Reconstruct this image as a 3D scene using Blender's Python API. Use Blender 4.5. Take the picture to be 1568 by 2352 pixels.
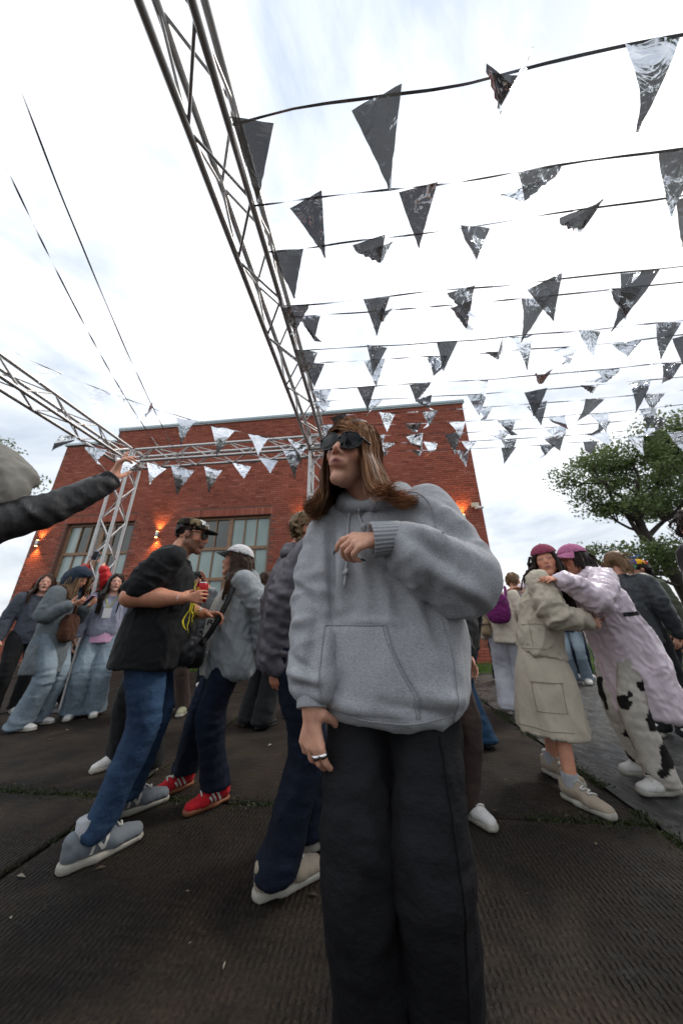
import bpy, bmesh, math, random
import numpy as np
from mathutils import Vector, Matrix
from mathutils.bvhtree import BVHTree

for o in list(bpy.data.objects):
    bpy.data.objects.remove(o, do_unlink=True)
scene = bpy.context.scene
col = scene.collection
R = math.radians

# ------------------------------------------------------------------ camera
cam_data = bpy.data.cameras.new("camera")
cam_data.sensor_fit = 'VERTICAL'
cam_data.sensor_height = 36.0
cam_data.lens = 680.0 / 2352.0 * 36.0
cam_data.clip_start = 0.02
cam_data.clip_end = 2000
cam = bpy.data.objects.new("camera", cam_data)
col.objects.link(cam)
cam.matrix_world = (Matrix.Translation((0, 0, 0.98)) @ Matrix.Rotation(R(90 + 20.9), 4, 'X') @ Matrix.Rotation(R(-0.6), 4, 'Z'))
cam_data.dof.use_dof = True
cam_data.dof.focus_distance = 1.0
cam_data.dof.aperture_fstop = 2.8
scene.camera = cam

# ------------------------------------------------------------------ world: bright overcast sky
world = bpy.data.worlds.new("World")
scene.world = world
world.use_nodes = True
wn, wl = world.node_tree.nodes, world.node_tree.links
wn.clear()
SUN_EL, SUN_AZ = 50.0, 62.0            # azimuth measured from +Y towards +X
w_out = wn.new("ShaderNodeOutputWorld")
w_bg = wn.new("ShaderNodeBackground"); w_bg.inputs[1].default_value = 0.12
w_sky = wn.new("ShaderNodeTexSky"); w_sky.sky_type = 'NISHITA'; w_sky.sun_disc = False
w_sky.sun_elevation = R(SUN_EL); w_sky.sun_rotation = R(SUN_AZ)
w_sky.air_density = 1.4; w_sky.dust_density = 3.0
w_tc = wn.new("ShaderNodeTexCoord")
w_map = wn.new("ShaderNodeMapping"); w_map.inputs["Scale"].default_value = (1.0, 1.0, 2.4)
w_n1 = wn.new("ShaderNodeTexNoise"); w_n1.inputs["Scale"].default_value = 2.1; w_n1.inputs["Detail"].default_value = 7; w_n1.inputs["Roughness"].default_value = 0.55
w_n1.inputs["Distortion"].default_value = 0.4
w_r = wn.new("ShaderNodeValToRGB")
w_r.color_ramp.elements[0].position = 0.34; w_r.color_ramp.elements[0].color = (4.5, 5.1, 5.9, 1)
w_r.color_ramp.elements[1].position = 0.62; w_r.color_ramp.elements[1].color = (11.0, 11.2, 11.5, 1)
w_mix = wn.new("ShaderNodeMixRGB"); w_mix.inputs[0].default_value = 0.86
wl.new(w_tc.outputs["Generated"], w_map.inputs[0]); wl.new(w_map.outputs[0], w_n1.inputs["Vector"])
wl.new(w_n1.outputs["Fac"], w_r.inputs[0])
# an overcast sky grows brighter from the horizon to the zenith
w_sep = wn.new("ShaderNodeSeparateXYZ"); wl.new(w_tc.outputs["Generated"], w_sep.inputs[0])
w_gr = wn.new("ShaderNodeMapRange"); w_gr.inputs["From Min"].default_value = 0.0; w_gr.inputs["From Max"].default_value = 1.0; w_gr.inputs["To Min"].default_value = 0.84; w_gr.inputs["To Max"].default_value = 1.2
wl.new(w_sep.outputs[2], w_gr.inputs["Value"])
w_mul = wn.new("ShaderNodeMixRGB"); w_mul.blend_type = 'MULTIPLY'; w_mul.inputs[0].default_value = 1.0
wl.new(w_r.outputs[0], w_mul.inputs[1]); wl.new(w_gr.outputs[0], w_mul.inputs[2])
wl.new(w_sky.outputs[0], w_mix.inputs[1]); wl.new(w_mul.outputs[0], w_mix.inputs[2])
wl.new(w_mix.outputs[0], w_bg.inputs[0]); wl.new(w_bg.outputs[0], w_out.inputs[0])

sun_data = bpy.data.lights.new("sun", 'SUN')
sun_data.energy = 1.5; sun_data.angle = R(12); sun_data.color = (1.0, 0.94, 0.85)
sun = bpy.data.objects.new("sun", sun_data); col.objects.link(sun)
_sd = Vector((math.sin(R(SUN_AZ)) * math.cos(R(SUN_EL)), math.cos(R(SUN_AZ)) * math.cos(R(SUN_EL)), math.sin(R(SUN_EL))))
sun.rotation_euler = _sd.to_track_quat('Z', 'Y').to_euler()

scene.view_settings.view_transform = 'Standard'
scene.view_settings.look = 'None'
scene.view_settings.exposure = 0.3
scene.view_settings.gamma = 1.0
scene.view_settings.use_curve_mapping = False
scene.cycles.max_bounces = 6
scene.cycles.diffuse_bounces = 3
scene.cycles.glossy_bounces = 4
scene.cycles.transparent_max_bounces = 8

# ------------------------------------------------------------------ helpers: objects
def tag(o, label=None, cat=None, group=None, kind=None):
    if label: o["label"] = label
    if cat: o["category"] = cat
    if group: o["group"] = group
    if kind: o["kind"] = kind
    return o

def empty(name, loc=(0, 0, 0), parent=None):
    o = bpy.data.objects.new(name, None); o.empty_display_size = 0.1
    col.objects.link(o); o.location = loc
    if parent: o.parent = parent
    return o

def link_mesh(name, me, mat=None, parent=None, loc=(0, 0, 0)):
    o = bpy.data.objects.new(name, me); col.objects.link(o)
    if mat is not None and len(me.materials) == 0: me.materials.append(mat)
    if parent: o.parent = parent
    o.location = loc
    return o

def np_mesh(name, V, F, smooth=True):
    """V (n,3); F (m,4) or (m,3) index array"""
    V = np.asarray(V, np.float32); F = np.asarray(F, np.int32)
    me = bpy.data.meshes.new(name)
    k = F.shape[1]
    me.vertices.add(len(V)); me.vertices.foreach_set("co", V.ravel())
    me.loops.add(F.size); me.loops.foreach_set("vertex_index", F.ravel())
    me.polygons.add(len(F)); me.polygons.foreach_set("loop_start", np.arange(0, F.size, k, dtype=np.int32))
    try: me.polygons.foreach_set("loop_total", np.full(len(F), k, np.int32))
    except Exception: pass
    me.polygons.foreach_set("use_smooth", np.full(len(F), smooth, bool))
    me.update(calc_edges=True)
    return me

def set_col(me, name, C):
    C = np.asarray(C, np.float32)
    if C.shape[1] == 3: C = np.hstack([C, np.ones((len(C), 1), np.float32)])
    a = me.attributes.new(name, 'FLOAT_COLOR', 'POINT'); a.data.foreach_set("color", C.ravel())

def set_val(me, name, v):
    a = me.attributes.new(name, 'FLOAT', 'POINT'); a.data.foreach_set("value", np.asarray(v, np.float32))

def box_arrays(c, s, Rm=None):
    c = np.array(c, float); h = np.array(s, float) / 2
    v = np.array([[x, y, z] for x in (-1, 1) for y in (-1, 1) for z in (-1, 1)]) * h
    if Rm is not None: v = v @ np.array(Rm).T
    f = np.array([[0, 1, 3, 2], [4, 6, 7, 5], [0, 4, 5, 1], [2, 3, 7, 6], [0, 2, 6, 4], [1, 5, 7, 3]])
    return v + c, f

class MB:
    """collects quads into one mesh"""
    def __init__(s): s.V = []; s.F = []; s.n = 0
    def add(s, v, f):
        s.V.append(np.asarray(v, float)); s.F.append(np.asarray(f, int) + s.n); s.n += len(v)
    def box(s, c, size, Rm=None): s.add(*box_arrays(c, size, Rm))
    def tube(s, pts, rad, n=8, caps=True): s.add(*tube_arrays(pts, rad, n))
    def mesh(s, name, smooth=False): return np_mesh(name, np.vstack(s.V), np.vstack(s.F), smooth)
    def build(s, name, mat, parent=None, smooth=False, loc=(0, 0, 0)):
        return link_mesh(name, s.mesh(name, smooth), mat, parent, loc)

def unit(v):
    v = np.asarray(v, float); return v / (np.linalg.norm(v) + 1e-12)

def frames(pts):
    pts = np.asarray(pts, float)
    T = np.gradient(pts, axis=0); T /= np.linalg.norm(T, axis=1)[:, None] + 1e-12
    up = np.array([0, 0, 1.0]) if abs(T[0][2]) < .9 else np.array([1.0, 0, 0])
    N = np.zeros_like(pts); n = unit(np.cross(T[0], np.cross(up, T[0])))
    for i in range(len(pts)):
        n = unit(n - T[i] * (n @ T[i])); N[i] = n
    return T, N, np.cross(T, N)

def tube_arrays(pts, rad, n=8):
    pts = np.asarray(pts, float); m = len(pts)
    rad = np.broadcast_to(np.asarray(rad, float), (m,))
    T, N, B = frames(pts)
    a = np.arange(n) * 2 * math.pi / n
    ring = pts[:, None] + rad[:, None, None] * (N[:, None] * np.cos(a)[None, :, None] + B[:, None] * np.sin(a)[None, :, None])
    V = ring.reshape(-1, 3)
    F = []
    for i in range(m - 1):
        for j in range(n):
            k = (j + 1) % n
            F.append([i * n + j, i * n + k, (i + 1) * n + k, (i + 1) * n + j])
    V = np.vstack([V, pts[0], pts[-1]])
    for j in range(0, n, 2):
        a0, a1, a2 = j, (j + 1) % n, (j + 2) % n
        F.append([m * n, a2, a1, a0]); o = (m - 1) * n
        F.append([m * n + 1, o + a0, o + a1, o + a2])
    return V, np.array(F)

def spline(P, n):
    """Catmull-Rom through the points, n samples"""
    P = np.asarray(P, float)
    if P.ndim == 1: P = P[:, None]
    Q = np.vstack([2 * P[0] - P[1], P, 2 * P[-1] - P[-2]])
    t = np.linspace(0, len(P) - 1 - 1e-9, n); i = t.astype(int); f = (t - i)[:, None]
    a, b, c, d = Q[i], Q[i + 1], Q[i + 2], Q[i + 3]
    return .5 * ((2 * b) + (c - a) * f + (2 * a - 5 * b + 4 * c - d) * f ** 2 + (3 * b - a - 3 * c + d) * f ** 3)

# ------------------------------------------------------------------ helpers: noise
_rng = np.random.RandomState(7)
_perm = _rng.permutation(256); _perm = np.concatenate([_perm, _perm, _perm])
_grad = _rng.normal(size=(256, 3)); _grad /= np.linalg.norm(_grad, axis=1)[:, None]
def pn(P, seed=0):
    P = np.asarray(P, float) + seed * 17.13
    I = np.floor(P).astype(int); f = P - I; I &= 255
    u = f * f * f * (f * (f * 6 - 15) + 10)
    out = 0
    for dx in (0, 1):
        wx = u[:, 0] if dx else 1 - u[:, 0]
        for dy in (0, 1):
            wy = u[:, 1] if dy else 1 - u[:, 1]
            for dz in (0, 1):
                wz = u[:, 2] if dz else 1 - u[:, 2]
                g = _grad[_perm[_perm[_perm[(I[:, 0] + dx) & 255] + ((I[:, 1] + dy) & 255)] + ((I[:, 2] + dz) & 255)]]
                out = out + wx * wy * wz * (g[:, 0] * (f[:, 0] - dx) + g[:, 1] * (f[:, 1] - dy) + g[:, 2] * (f[:, 2] - dz))
    return out * 1.6
def ridge(P, seed=0): return 1 - 2 * np.abs(np.clip(pn(P, seed), -1, 1)) ** .8

# ------------------------------------------------------------------ helpers: distance fields and surface nets
class Fld:
    def __init__(s, lo, hi, h):
        s.h = h; s.lo = np.array(lo, float) - 3 * h
        s.n = np.ceil((np.array(hi, float) + 3 * h - s.lo) / h).astype(int) + 1
        s.D = np.full(s.n, .3, np.float32)
    def sub(s, lo, hi):
        a = np.clip(np.floor((np.array(lo) - s.lo) / s.h).astype(int), 0, s.n - 1)
        b = np.clip(np.ceil((np.array(hi) - s.lo) / s.h).astype(int) + 1, a + 1, s.n)
        sl = tuple(slice(a[i], b[i]) for i in range(3))
        ax = [(s.lo[i] + np.arange(a[i], b[i]) * s.h).astype(np.float32) for i in range(3)]
        return sl, ax[0][:, None, None], ax[1][None, :, None], ax[2][None, None, :]
    def put(s, sl, d, k, cut=False):
        c = s.D[sl]
        if cut:
            d = -d; h = np.clip(.5 - .5 * (c - d) / k, 0, 1); s.D[sl] = c + (d - c) * h + k * h * (1 - h)
        else:
            h = np.clip(.5 + .5 * (c - d) / k, 0, 1); s.D[sl] = c + (d - c) * h - k * h * (1 - h)
    def cap(s, a, b, ra, rb=None, k=.01, w=None, e=1.0, cut=False):
        a = np.asarray(a, float); b = np.asarray(b, float); rb = ra if rb is None else rb
        m = max(ra, rb) * max(1, e) + k * 1.5 + 2 * s.h
        sl, X, Y, Z = s.sub(np.minimum(a, b) - m, np.maximum(a, b) + m)
        px, py, pz = X - a[0], Y - a[1], Z - a[2]; d = b - a
        if w is not None:
            w = unit(w); q = px * w[0] + py * w[1] + pz * w[2]; g = 1 - 1 / e
            px = px - w[0] * q * g; py = py - w[1] * q * g; pz = pz - w[2] * q * g
            d = d - w * (d @ w) * g
        L = d @ d + 1e-12
        t = np.clip((px * d[0] + py * d[1] + pz * d[2]) / L, 0, 1)
        dist = np.sqrt((px - d[0] * t) ** 2 + (py - d[1] * t) ** 2 + (pz - d[2] * t) ** 2) - (ra + (rb - ra) * t)
        s.put(sl, dist, k, cut)
    def chain(s, P, r, k=.01, w=None, e=1.0, n=None):
        n = n or len(P)
        P = spline(P, n) if n != len(P) else np.asarray(P, float)
        r = spline(r, n)[:, 0] if len(r) != n else np.asarray(r, float)
        for i in range(n - 1): s.cap(P[i], P[i + 1], r[i], r[i + 1], k, w, e)
    def ell(s, c, r, Rm=None, k=.01, cut=False):
        c = np.asarray(c, float); r = np.asarray(r, float); m = r.max() + k * 1.5 + 2 * s.h
        sl, X, Y, Z = s.sub(c - m, c + m)
        x, y, z = X - c[0], Y - c[1], Z - c[2]
        if Rm is not None:
            Rm = np.asarray(Rm); x, y, z = [x * Rm[0, i] + y * Rm[1, i] + z * Rm[2, i] for i in range(3)]
        k0 = np.sqrt((x / r[0]) ** 2 + (y / r[1]) ** 2 + (z / r[2]) ** 2)
        k1 = np.sqrt((x / r[0] ** 2) ** 2 + (y / r[1] ** 2) ** 2 + (z / r[2] ** 2) ** 2) + 1e-9
        s.put(sl, k0 * (k0 - 1) / k1 + 0 * X, k, cut)
    def loft(s, P, hw, hd, wdir, k=.02, n=24, p=2.0, flat=(True, True)):
        """P along a mostly straight axis; half widths along wdir, half depths across it"""
        P = spline(P, n); hw = spline(hw, n)[:, 0]; hd = spline(hd, n)[:, 0]
        A = unit(P[-1] - P[0]); w = unit(np.asarray(wdir, float) - A * (A @ wdir)); v = np.cross(A, w)
        t = (P - P[0]) @ A; t = np.maximum.accumulate(t + np.arange(n) * 1e-6)
        m = max(hw.max(), hd.max()) + k + 2 * s.h
        sl, X, Y, Z = s.sub(P.min(0) - m, P.max(0) + m)
        x, y, z = X - P[0][0], Y - P[0][1], Z - P[0][2]
        T = x * A[0] + y * A[1] + z * A[2]
        U = x * w[0] + y * w[1] + z * w[2]; V = x * v[0] + y * v[1] + z * v[2]
        Q = P - P[0]
        U = U - np.interp(T, t, Q @ w); V = V - np.interp(T, t, Q @ v)
        W, Dp = np.interp(T, t, hw), np.interp(T, t, hd)
        d = (((np.abs(U) / W) ** p + (np.abs(V) / Dp) ** p) ** (1 / p) - 1) * np.minimum(W, Dp)
        d = np.maximum(d, np.maximum(-T, T - t[-1]))
        s.put(sl, d.astype(np.float32), k)
    def below(s, pt, nrm):
        """remove everything on the negative side of the plane"""
        sl, X, Y, Z = s.sub(s.lo, s.lo + s.n * s.h)
        nrm = unit(nrm)
        d = -((X - pt[0]) * nrm[0] + (Y - pt[1]) * nrm[1] + (Z - pt[2]) * nrm[2])
        s.D = np.maximum(s.D, d.astype(np.float32))
    def mesh(s):
        D = s.D; S = D < 0
        n = np.array(D.shape) - 1
        cnt = np.zeros(n, np.int8)
        cs = [(i, j, k) for i in (0, 1) for j in (0, 1) for k in (0, 1)]
        for i, j, k in cs: cnt += S[i:n[0] + i, j:n[1] + j, k:n[2] + k]
        ii = np.nonzero((cnt > 0) & (cnt < 8))
        vals = np.stack([D[ii[0] + i, ii[1] + j, ii[2] + k] for i, j, k in cs], 1)
        acc = np.zeros((len(ii[0]), 3)); num = np.zeros(len(ii[0]))
        for a in range(8):
            for b in range(a + 1, 8):
                ca, cb = np.array(cs[a]), np.array(cs[b])
                if np.abs(ca - cb).sum() != 1: continue
                va, vb = vals[:, a], vals[:, b]; m = (va < 0) != (vb < 0)
                t = np.where(m, va / np.where(m, va - vb, 1), 0)
                acc += np.where(m[:, None], ca + (cb - ca) * t[:, None], 0); num += m
        V = s.lo + (np.stack(ii, 1) + acc / num[:, None]) * s.h
        idx = np.full(n, -1, np.int32); idx[ii] = np.arange(len(V))
        Q = []
        for ax in range(3):
            b, c = [(1, 2), (2, 0), (0, 1)][ax]
            s0 = [slice(1, n[i]) for i in range(3)]; s1 = list(s0)
            s0[ax] = slice(0, n[ax]); s1[ax] = slice(1, n[ax] + 1)
            A, B = S[tuple(s0)], S[tuple(s1)]
            e = np.array(np.nonzero(A != B)).T
            inside = A[tuple(e.T)]
            off = np.array([1, 1, 1]); off[ax] = 0
            e = e + off
            def g(db, dc):
                q = e.copy(); q[:, b] -= db; q[:, c] -= dc; return idx[tuple(q.T)]
            q = np.stack([g(1, 1), g(0, 1), g(0, 0), g(1, 0)], 1)
            q[~inside] = q[~inside][:, ::-1]
            Q.append(q)
        Q = np.vstack(Q); Q = Q[(Q >= 0).all(1)]
        return V, Q

def normals(V, Q):
    a = V[Q[:, 2]] - V[Q[:, 0]]; b = V[Q[:, 3]] - V[Q[:, 1]]
    n = np.cross(a, b); N = np.zeros_like(V)
    for i in range(4): np.add.at(N, Q[:, i], n)
    return N / (np.linalg.norm(N, axis=1)[:, None] + 1e-12)

def relax(V, Q, it=1, f=.5):
    for _ in range(it):
        S = np.zeros_like(V); c = np.zeros(len(V))
        for i in range(4):
            for j in ((i + 1) % 4, (i + 3) % 4):
                np.add.at(S, Q[:, i], V[Q[:, j]]); np.add.at(c, Q[:, i], 1)
        V = V + (S / c[:, None] - V) * f
    return V
# ------------------------------------------------------------------ materials
M = {}
def new_mat(name):
    m = bpy.data.materials.new(name); m.use_nodes = True
    nt = m.node_tree; b = nt.nodes["Principled BSDF"]
    M[name] = m
    return m, nt.nodes, nt.links, b

def rgb(h):
    """sRGB 0-255 triple to linear"""
    return tuple(((c / 255) / 12.92 if c / 255 <= .04045 else (((c / 255) + .055) / 1.055) ** 2.4) for c in h)

def n_noise(n, l, scale, detail=3, rough=.55, vec=None, stretch=None, coord="Object"):
    t = n.new("ShaderNodeTexNoise"); t.inputs["Scale"].default_value = scale; t.inputs["Detail"].default_value = detail; t.inputs["Roughness"].default_value = rough
    tc = n.new("ShaderNodeTexCoord"); src = tc.outputs[coord]
    if stretch:
        mp = n.new("ShaderNodeMapping"); mp.inputs["Scale"].default_value = stretch; l.new(src, mp.inputs[0]); src = mp.outputs[0]
    l.new(src, t.inputs["Vector"])
    return t.outputs["Fac"]

def n_ramp(n, l, fac, stops):
    r = n.new("ShaderNodeValToRGB"); e = r.color_ramp.elements
    while len(e) < len(stops): e.new(.5)
    for i, (p, c) in enumerate(stops):
        e[i].position = p; e[i].color = (*c, 1) if len(c) == 3 else c
    l.new(fac, r.inputs[0]); return r.outputs[0]

def n_bump(n, l, b, h, strength=.3, dist=.002, prev=None):
    bp = n.new("ShaderNodeBump"); bp.inputs["Strength"].default_value = strength; bp.inputs["Distance"].default_value = dist
    l.new(h, bp.inputs["Height"])
    if prev: l.new(prev, bp.inputs["Normal"])
    l.new(bp.outputs[0], b.inputs["Normal"]); return bp.outputs[0]

def n_mix(n, l, fac, a, b_, mode='MIX'):
    x = n.new("ShaderNodeMixRGB"); x.blend_type = mode
    for i, v in ((0, fac), (1, a), (2, b_)):
        if hasattr(v, "links") or hasattr(v, "is_linked"): l.new(v, x.inputs[i])
        elif isinstance(v, (int, float)): x.inputs[i].default_value = v
        else: x.inputs[i].default_value = (*v, 1)
    return x.outputs[0]

def fabric(name, c, var=.18, rough=.9, grain=260, bump=.25, sheen=.06, heather=0.0, wrinkle=0.0, spec=.25, stretch=None):
    if name in M: return M[name]
    m, n, l, b = new_mat(name)
    c = np.array(c)
    big = n_noise(n, l, 5, 4)
    cc = n_ramp(n, l, big, [(.3, tuple(c * (1 - var))), (.7, tuple(np.minimum(c * (1 + var), .95)))])
    if heather:
        fine = n_noise(n, l, 170, 3, .75, stretch=(1, 1, 2.2))
        k = n_ramp(n, l, fine, [(.34, (1 - heather,) * 3), (.66, (1 + heather * .6,) * 3)])
        cc = n_mix(n, l, 1.0, cc, k, 'MULTIPLY')
    l.new(cc, b.inputs["Base Color"])
    b.inputs["Roughness"].default_value = rough; b.inputs["Specular IOR Level"].default_value = spec
    b.inputs["Sheen Weight"].default_value = sheen; b.inputs["Sheen Roughness"].default_value = .5
    prev = None
    if wrinkle:
        w = n_noise(n, l, 13, 2, .5, stretch=stretch or (1, 1, .55))
        prev = n_bump(n, l, b, w, wrinkle, .03)
    n_bump(n, l, b, n_noise(n, l, grain, 2), bump, .001, prev)
    return m

def denim(name, c, fade=None, rough=.85):
    if name in M: return M[name]
    m, n, l, b = new_mat(name)
    c = np.array(c); fade = np.array(fade) if fade is not None else c * 2.2
    big = n_noise(n, l, 4.5, 4, .6, stretch=(1.5, 1.5, .7))
    cc = n_ramp(n, l, big, [(.30, tuple(c)), (.85, tuple(c * .45 + fade * .55))])
    fine = n_noise(n, l, 500, 1, .6, stretch=(1, 1, .15))
    k = n_ramp(n, l, fine, [(.35, (.72,) * 3), (.65, (1.25,) * 3)])
    cc = n_mix(n, l, 1.0, cc, k, 'MULTIPLY')
    if "fadeattr":
        at = n.new("ShaderNodeAttribute"); at.attribute_name = "wear"
        cc = n_mix(n, l, at.outputs["Fac"], cc, tuple(np.minimum(fade * 1.25, .9)))
    l.new(cc, b.inputs["Base Color"]); b.inputs["Roughness"].default_value = rough
    b.inputs["Specular IOR Level"].default_value = .2
    p = n_bump(n, l, b, n_noise(n, l, 20, 4, .6, stretch=(1, 1, 1.6)), .4, .02)
    n_bump(n, l, b, n_noise(n, l, 380, 1), .25, .001, p)
    return m

def plain(name, c, rough=.5, metal=0.0, var=.08, nscale=20, bump=0.0, bscale=60, spec=.5, coat=0.0):
    if name in M: return M[name]
    m, n, l, b = new_mat(name); c = np.array(c)
    cc = n_ramp(n, l, n_noise(n, l, nscale, 4), [(.3, tuple(c * (1 - var))), (.7, tuple(np.minimum(c * (1 + var), .97)))])
    l.new(cc, b.inputs["Base Color"]); b.inputs["Roughness"].default_value = rough; b.inputs["Metallic"].default_value = metal
    b.inputs["Specular IOR Level"].default_value = spec; b.inputs["Coat Weight"].default_value = coat
    if bump: n_bump(n, l, b, n_noise(n, l, bscale, 4), bump, .003)
    return m

def leather(name, c, rough=.38):
    if name in M: return M[name]
    m, n, l, b = new_mat(name)
    l.new(n_ramp(n, l, n_noise(n, l, 14, 4), [(.3, tuple(np.array(c) * .7)), (.7, tuple(np.array(c) * 1.4))]), b.inputs["Base Color"])
    l.new(n_ramp(n, l, n_noise(n, l, 9, 3), [(.3, (rough - .1,) * 3), (.7, (rough + .15,) * 3)]), b.inputs["Roughness"])
    p = n_bump(n, l, b, n_noise(n, l, 26, 4, .6, stretch=(1, 1, .5)), .5, .012)
    n_bump(n, l, b, n_noise(n, l, 240, 3), .2, .001, p)
    return m

def skin_mat():
    m, n, l, b = new_mat("skin")
    at = n.new("ShaderNodeAttribute"); at.attribute_name = "Col"
    k = n_ramp(n, l, n_noise(n, l, 45, 5, .6), [(.3, (.86, .80, .78)), (.7, (1.1, 1.06, 1.04))])
    l.new(n_mix(n, l, 1.0, at.outputs["Color"], k, 'MULTIPLY'), b.inputs["Base Color"])
    b.inputs["Roughness"].default_value = .48; b.inputs["Specular IOR Level"].default_value = .4
    b.inputs["Subsurface Weight"].default_value = .12; b.inputs["Subsurface Radius"].default_value = (.012, .004, .002); b.inputs["Subsurface Scale"].default_value = 1
    n_bump(n, l, b, n_noise(n, l, 300, 3), .12, .001)
skin_mat()

def hair_mat(name, dark, light, rough=.42):
    if name in M: return M[name]
    m, n, l, b = new_mat(name)
    at = n.new("ShaderNodeAttribute"); at.attribute_name = "hv"
    c = n_ramp(n, l, at.outputs["Fac"], [(0, dark), (.55, tuple((np.array(dark) + np.array(light)) / 2)), (1, light)])
    st = n_noise(n, l, 160, 2, .6, stretch=(1, 1, .12))
    l.new(n_mix(n, l, 1.0, c, n_ramp(n, l, st, [(.3, (.6,) * 3), (.7, (1.3,) * 3)]), 'MULTIPLY'), b.inputs["Base Color"])
    b.inputs["Roughness"].default_value = rough; b.inputs["Specular IOR Level"].default_value = .18
    b.inputs["Transmission Weight"].default_value = 0
    return m

def attr_mat(name, rough=.85, attr="Col", bump=.2, grain=300, spec=.2):
    if name in M: return M[name]
    m, n, l, b = new_mat(name)
    at = n.new("ShaderNodeAttribute"); at.attribute_name = attr
    k = n_ramp(n, l, n_noise(n, l, 30, 4), [(.3, (.85,) * 3), (.7, (1.12,) * 3)])
    l.new(n_mix(n, l, 1.0, at.outputs["Color"], k, 'MULTIPLY'), b.inputs["Base Color"])
    b.inputs["Roughness"].default_value = rough; b.inputs["Specular IOR Level"].default_value = spec
    n_bump(n, l, b, n_noise(n, l, grain, 2), bump, .001)
    return m

# ---- setting
def brick_mat():
    m, n, l, b = new_mat("brick")
    at = n.new("ShaderNodeAttribute"); at.attribute_name = "hv"
    oi = n.new("ShaderNodeObjectInfo")
    add = n.new("ShaderNodeMath"); add.operation = 'ADD'; l.new(at.outputs["Fac"], add.inputs[0]); l.new(oi.outputs["Random"], add.inputs[1])
    fr = n.new("ShaderNodeMath"); fr.operation = 'FRACT'; l.new(add.outputs[0], fr.inputs[0])
    c = n_ramp(n, l, fr.outputs[0], [(0, (.23, .070, .048)), (.12, (.32, .098, .064)), (.5, (.36, .110, .072)), (.88, (.395, .128, .085)), (1, (.44, .165, .118))])
    tc = n.new("ShaderNodeTexCoord")
    geo = n.new("ShaderNodeNewGeometry")
    st = n.new("ShaderNodeTexNoise"); st.inputs["Scale"].default_value = .7; st.inputs["Detail"].default_value = 5; l.new(geo.outputs["Position"], st.inputs["Vector"])
    c = n_mix(n, l, 1.0, c, n_ramp(n, l, st.outputs["Fac"], [(.3, (.84, .82, .80)), (.65, (1.08, 1.07, 1.06))]), 'MULTIPLY')
    sp = n.new("ShaderNodeTexNoise"); sp.inputs["Scale"].default_value = 60; sp.inputs["Detail"].default_value = 4; l.new(geo.outputs["Position"], sp.inputs["Vector"])
    c = n_mix(n, l, 1.0, c, n_ramp(n, l, sp.outputs["Fac"], [(.3, (.78,) * 3), (.7, (1.15,) * 3)]), 'MULTIPLY')
    l.new(c, b.inputs["Base Color"]); b.inputs["Roughness"].default_value = .9; b.inputs["Specular IOR Level"].default_value = .2
    n_bump(n, l, b, sp.outputs["Fac"], .5, .006)
brick_mat()
plain("mortar", (.17, .085, .065), .95, var=.2, nscale=30, bump=.4)
plain("parapet_metal", (.34, .40, .41), .45, .6, var=.12)
plain("window_wood", (.26, .15, .085), .6, var=.2, nscale=14, bump=.2)
def glass_mats():
    m, n, l, b = new_mat("frosted_pane")
    l.new(n_ramp(n, l, n_noise(n, l, 1.3, 3, .5, stretch=(1, 1, .3)), [(.3, (.22, .30, .28)), (.7, (.42, .50, .47))]), b.inputs["Base Color"])
    b.inputs["Roughness"].default_value = .22; b.inputs["Specular IOR Level"].default_value = .7
    m, n, l, b = new_mat("dark_pane")
    l.new(n_ramp(n, l, n_noise(n, l, 2.2, 4), [(.4, (.008, .012, .009)), (.75, (.03, .05, .03))]), b.inputs["Base Color"])
    b.inputs["Roughness"].default_value = .06; b.inputs["Specular IOR Level"].default_value = .8
glass_mats()
def alu():
    m, n, l, b = new_mat("truss_aluminium")
    l.new(n_ramp(n, l, n_noise(n, l, 12, 5, .6), [(.3, (.44, .43, .42)), (.7, (.66, .65, .64))]), b.inputs["Base Color"])
    b.inputs["Metallic"].default_value = .85
    l.new(n_ramp(n, l, n_noise(n, l, 30, 4), [(.3, (.32,) * 3), (.7, (.5,) * 3)]), b.inputs["Roughness"])
alu()
def foil():
    m, n, l, b = new_mat("foil")
    oi = n.new("ShaderNodeObjectInfo")
    l.new(n_ramp(n, l, oi.outputs["Random"], [(0, (.45, .47, .50)), (1, (.85, .86, .88))]), b.inputs["Base Color"])
    b.inputs["Metallic"].default_value = 1.0; b.inputs["Roughness"].default_value = .07
    w = n.new("ShaderNodeTexNoise"); w.inputs["Scale"].default_value = 6; w.inputs["Detail"].default_value = 2; w.inputs["Distortion"].default_value = 2.2
    tc = n.new("ShaderNodeTexCoord"); mp = n.new("ShaderNodeMapping"); l.new(tc.outputs["Object"], mp.inputs[0]); l.new(mp.outputs[0], w.inputs["Vector"])
    cb = n.new("ShaderNodeCombineXYZ"); l.new(oi.outputs["Random"], cb.inputs[0]); l.new(oi.outputs["Random"], cb.inputs[1])
    sc = n.new("ShaderNodeVectorMath"); sc.operation = 'SCALE'; sc.inputs["Scale"].default_value = 40; l.new(cb.outputs[0], sc.inputs[0]); l.new(sc.outputs[0], mp.inputs["Location"])
    n_bump(n, l, b, w.outputs["Fac"], .42, .03)
    # the film lets a little light through
    tr = n.new("ShaderNodeBsdfTransparent"); tr.inputs[0].default_value = (.75, .8, .9, 1)
    mx = n.new("ShaderNodeMixShader"); mx.inputs[0].default_value = .05
    out = n["Material Output"]; l.new(b.outputs[0], mx.inputs[1]); l.new(tr.outputs[0], mx.inputs[2]); l.new(mx.outputs[0], out.inputs[0])
foil()
plain("ribbon", (.42, .43, .45), .25, .9)

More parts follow.
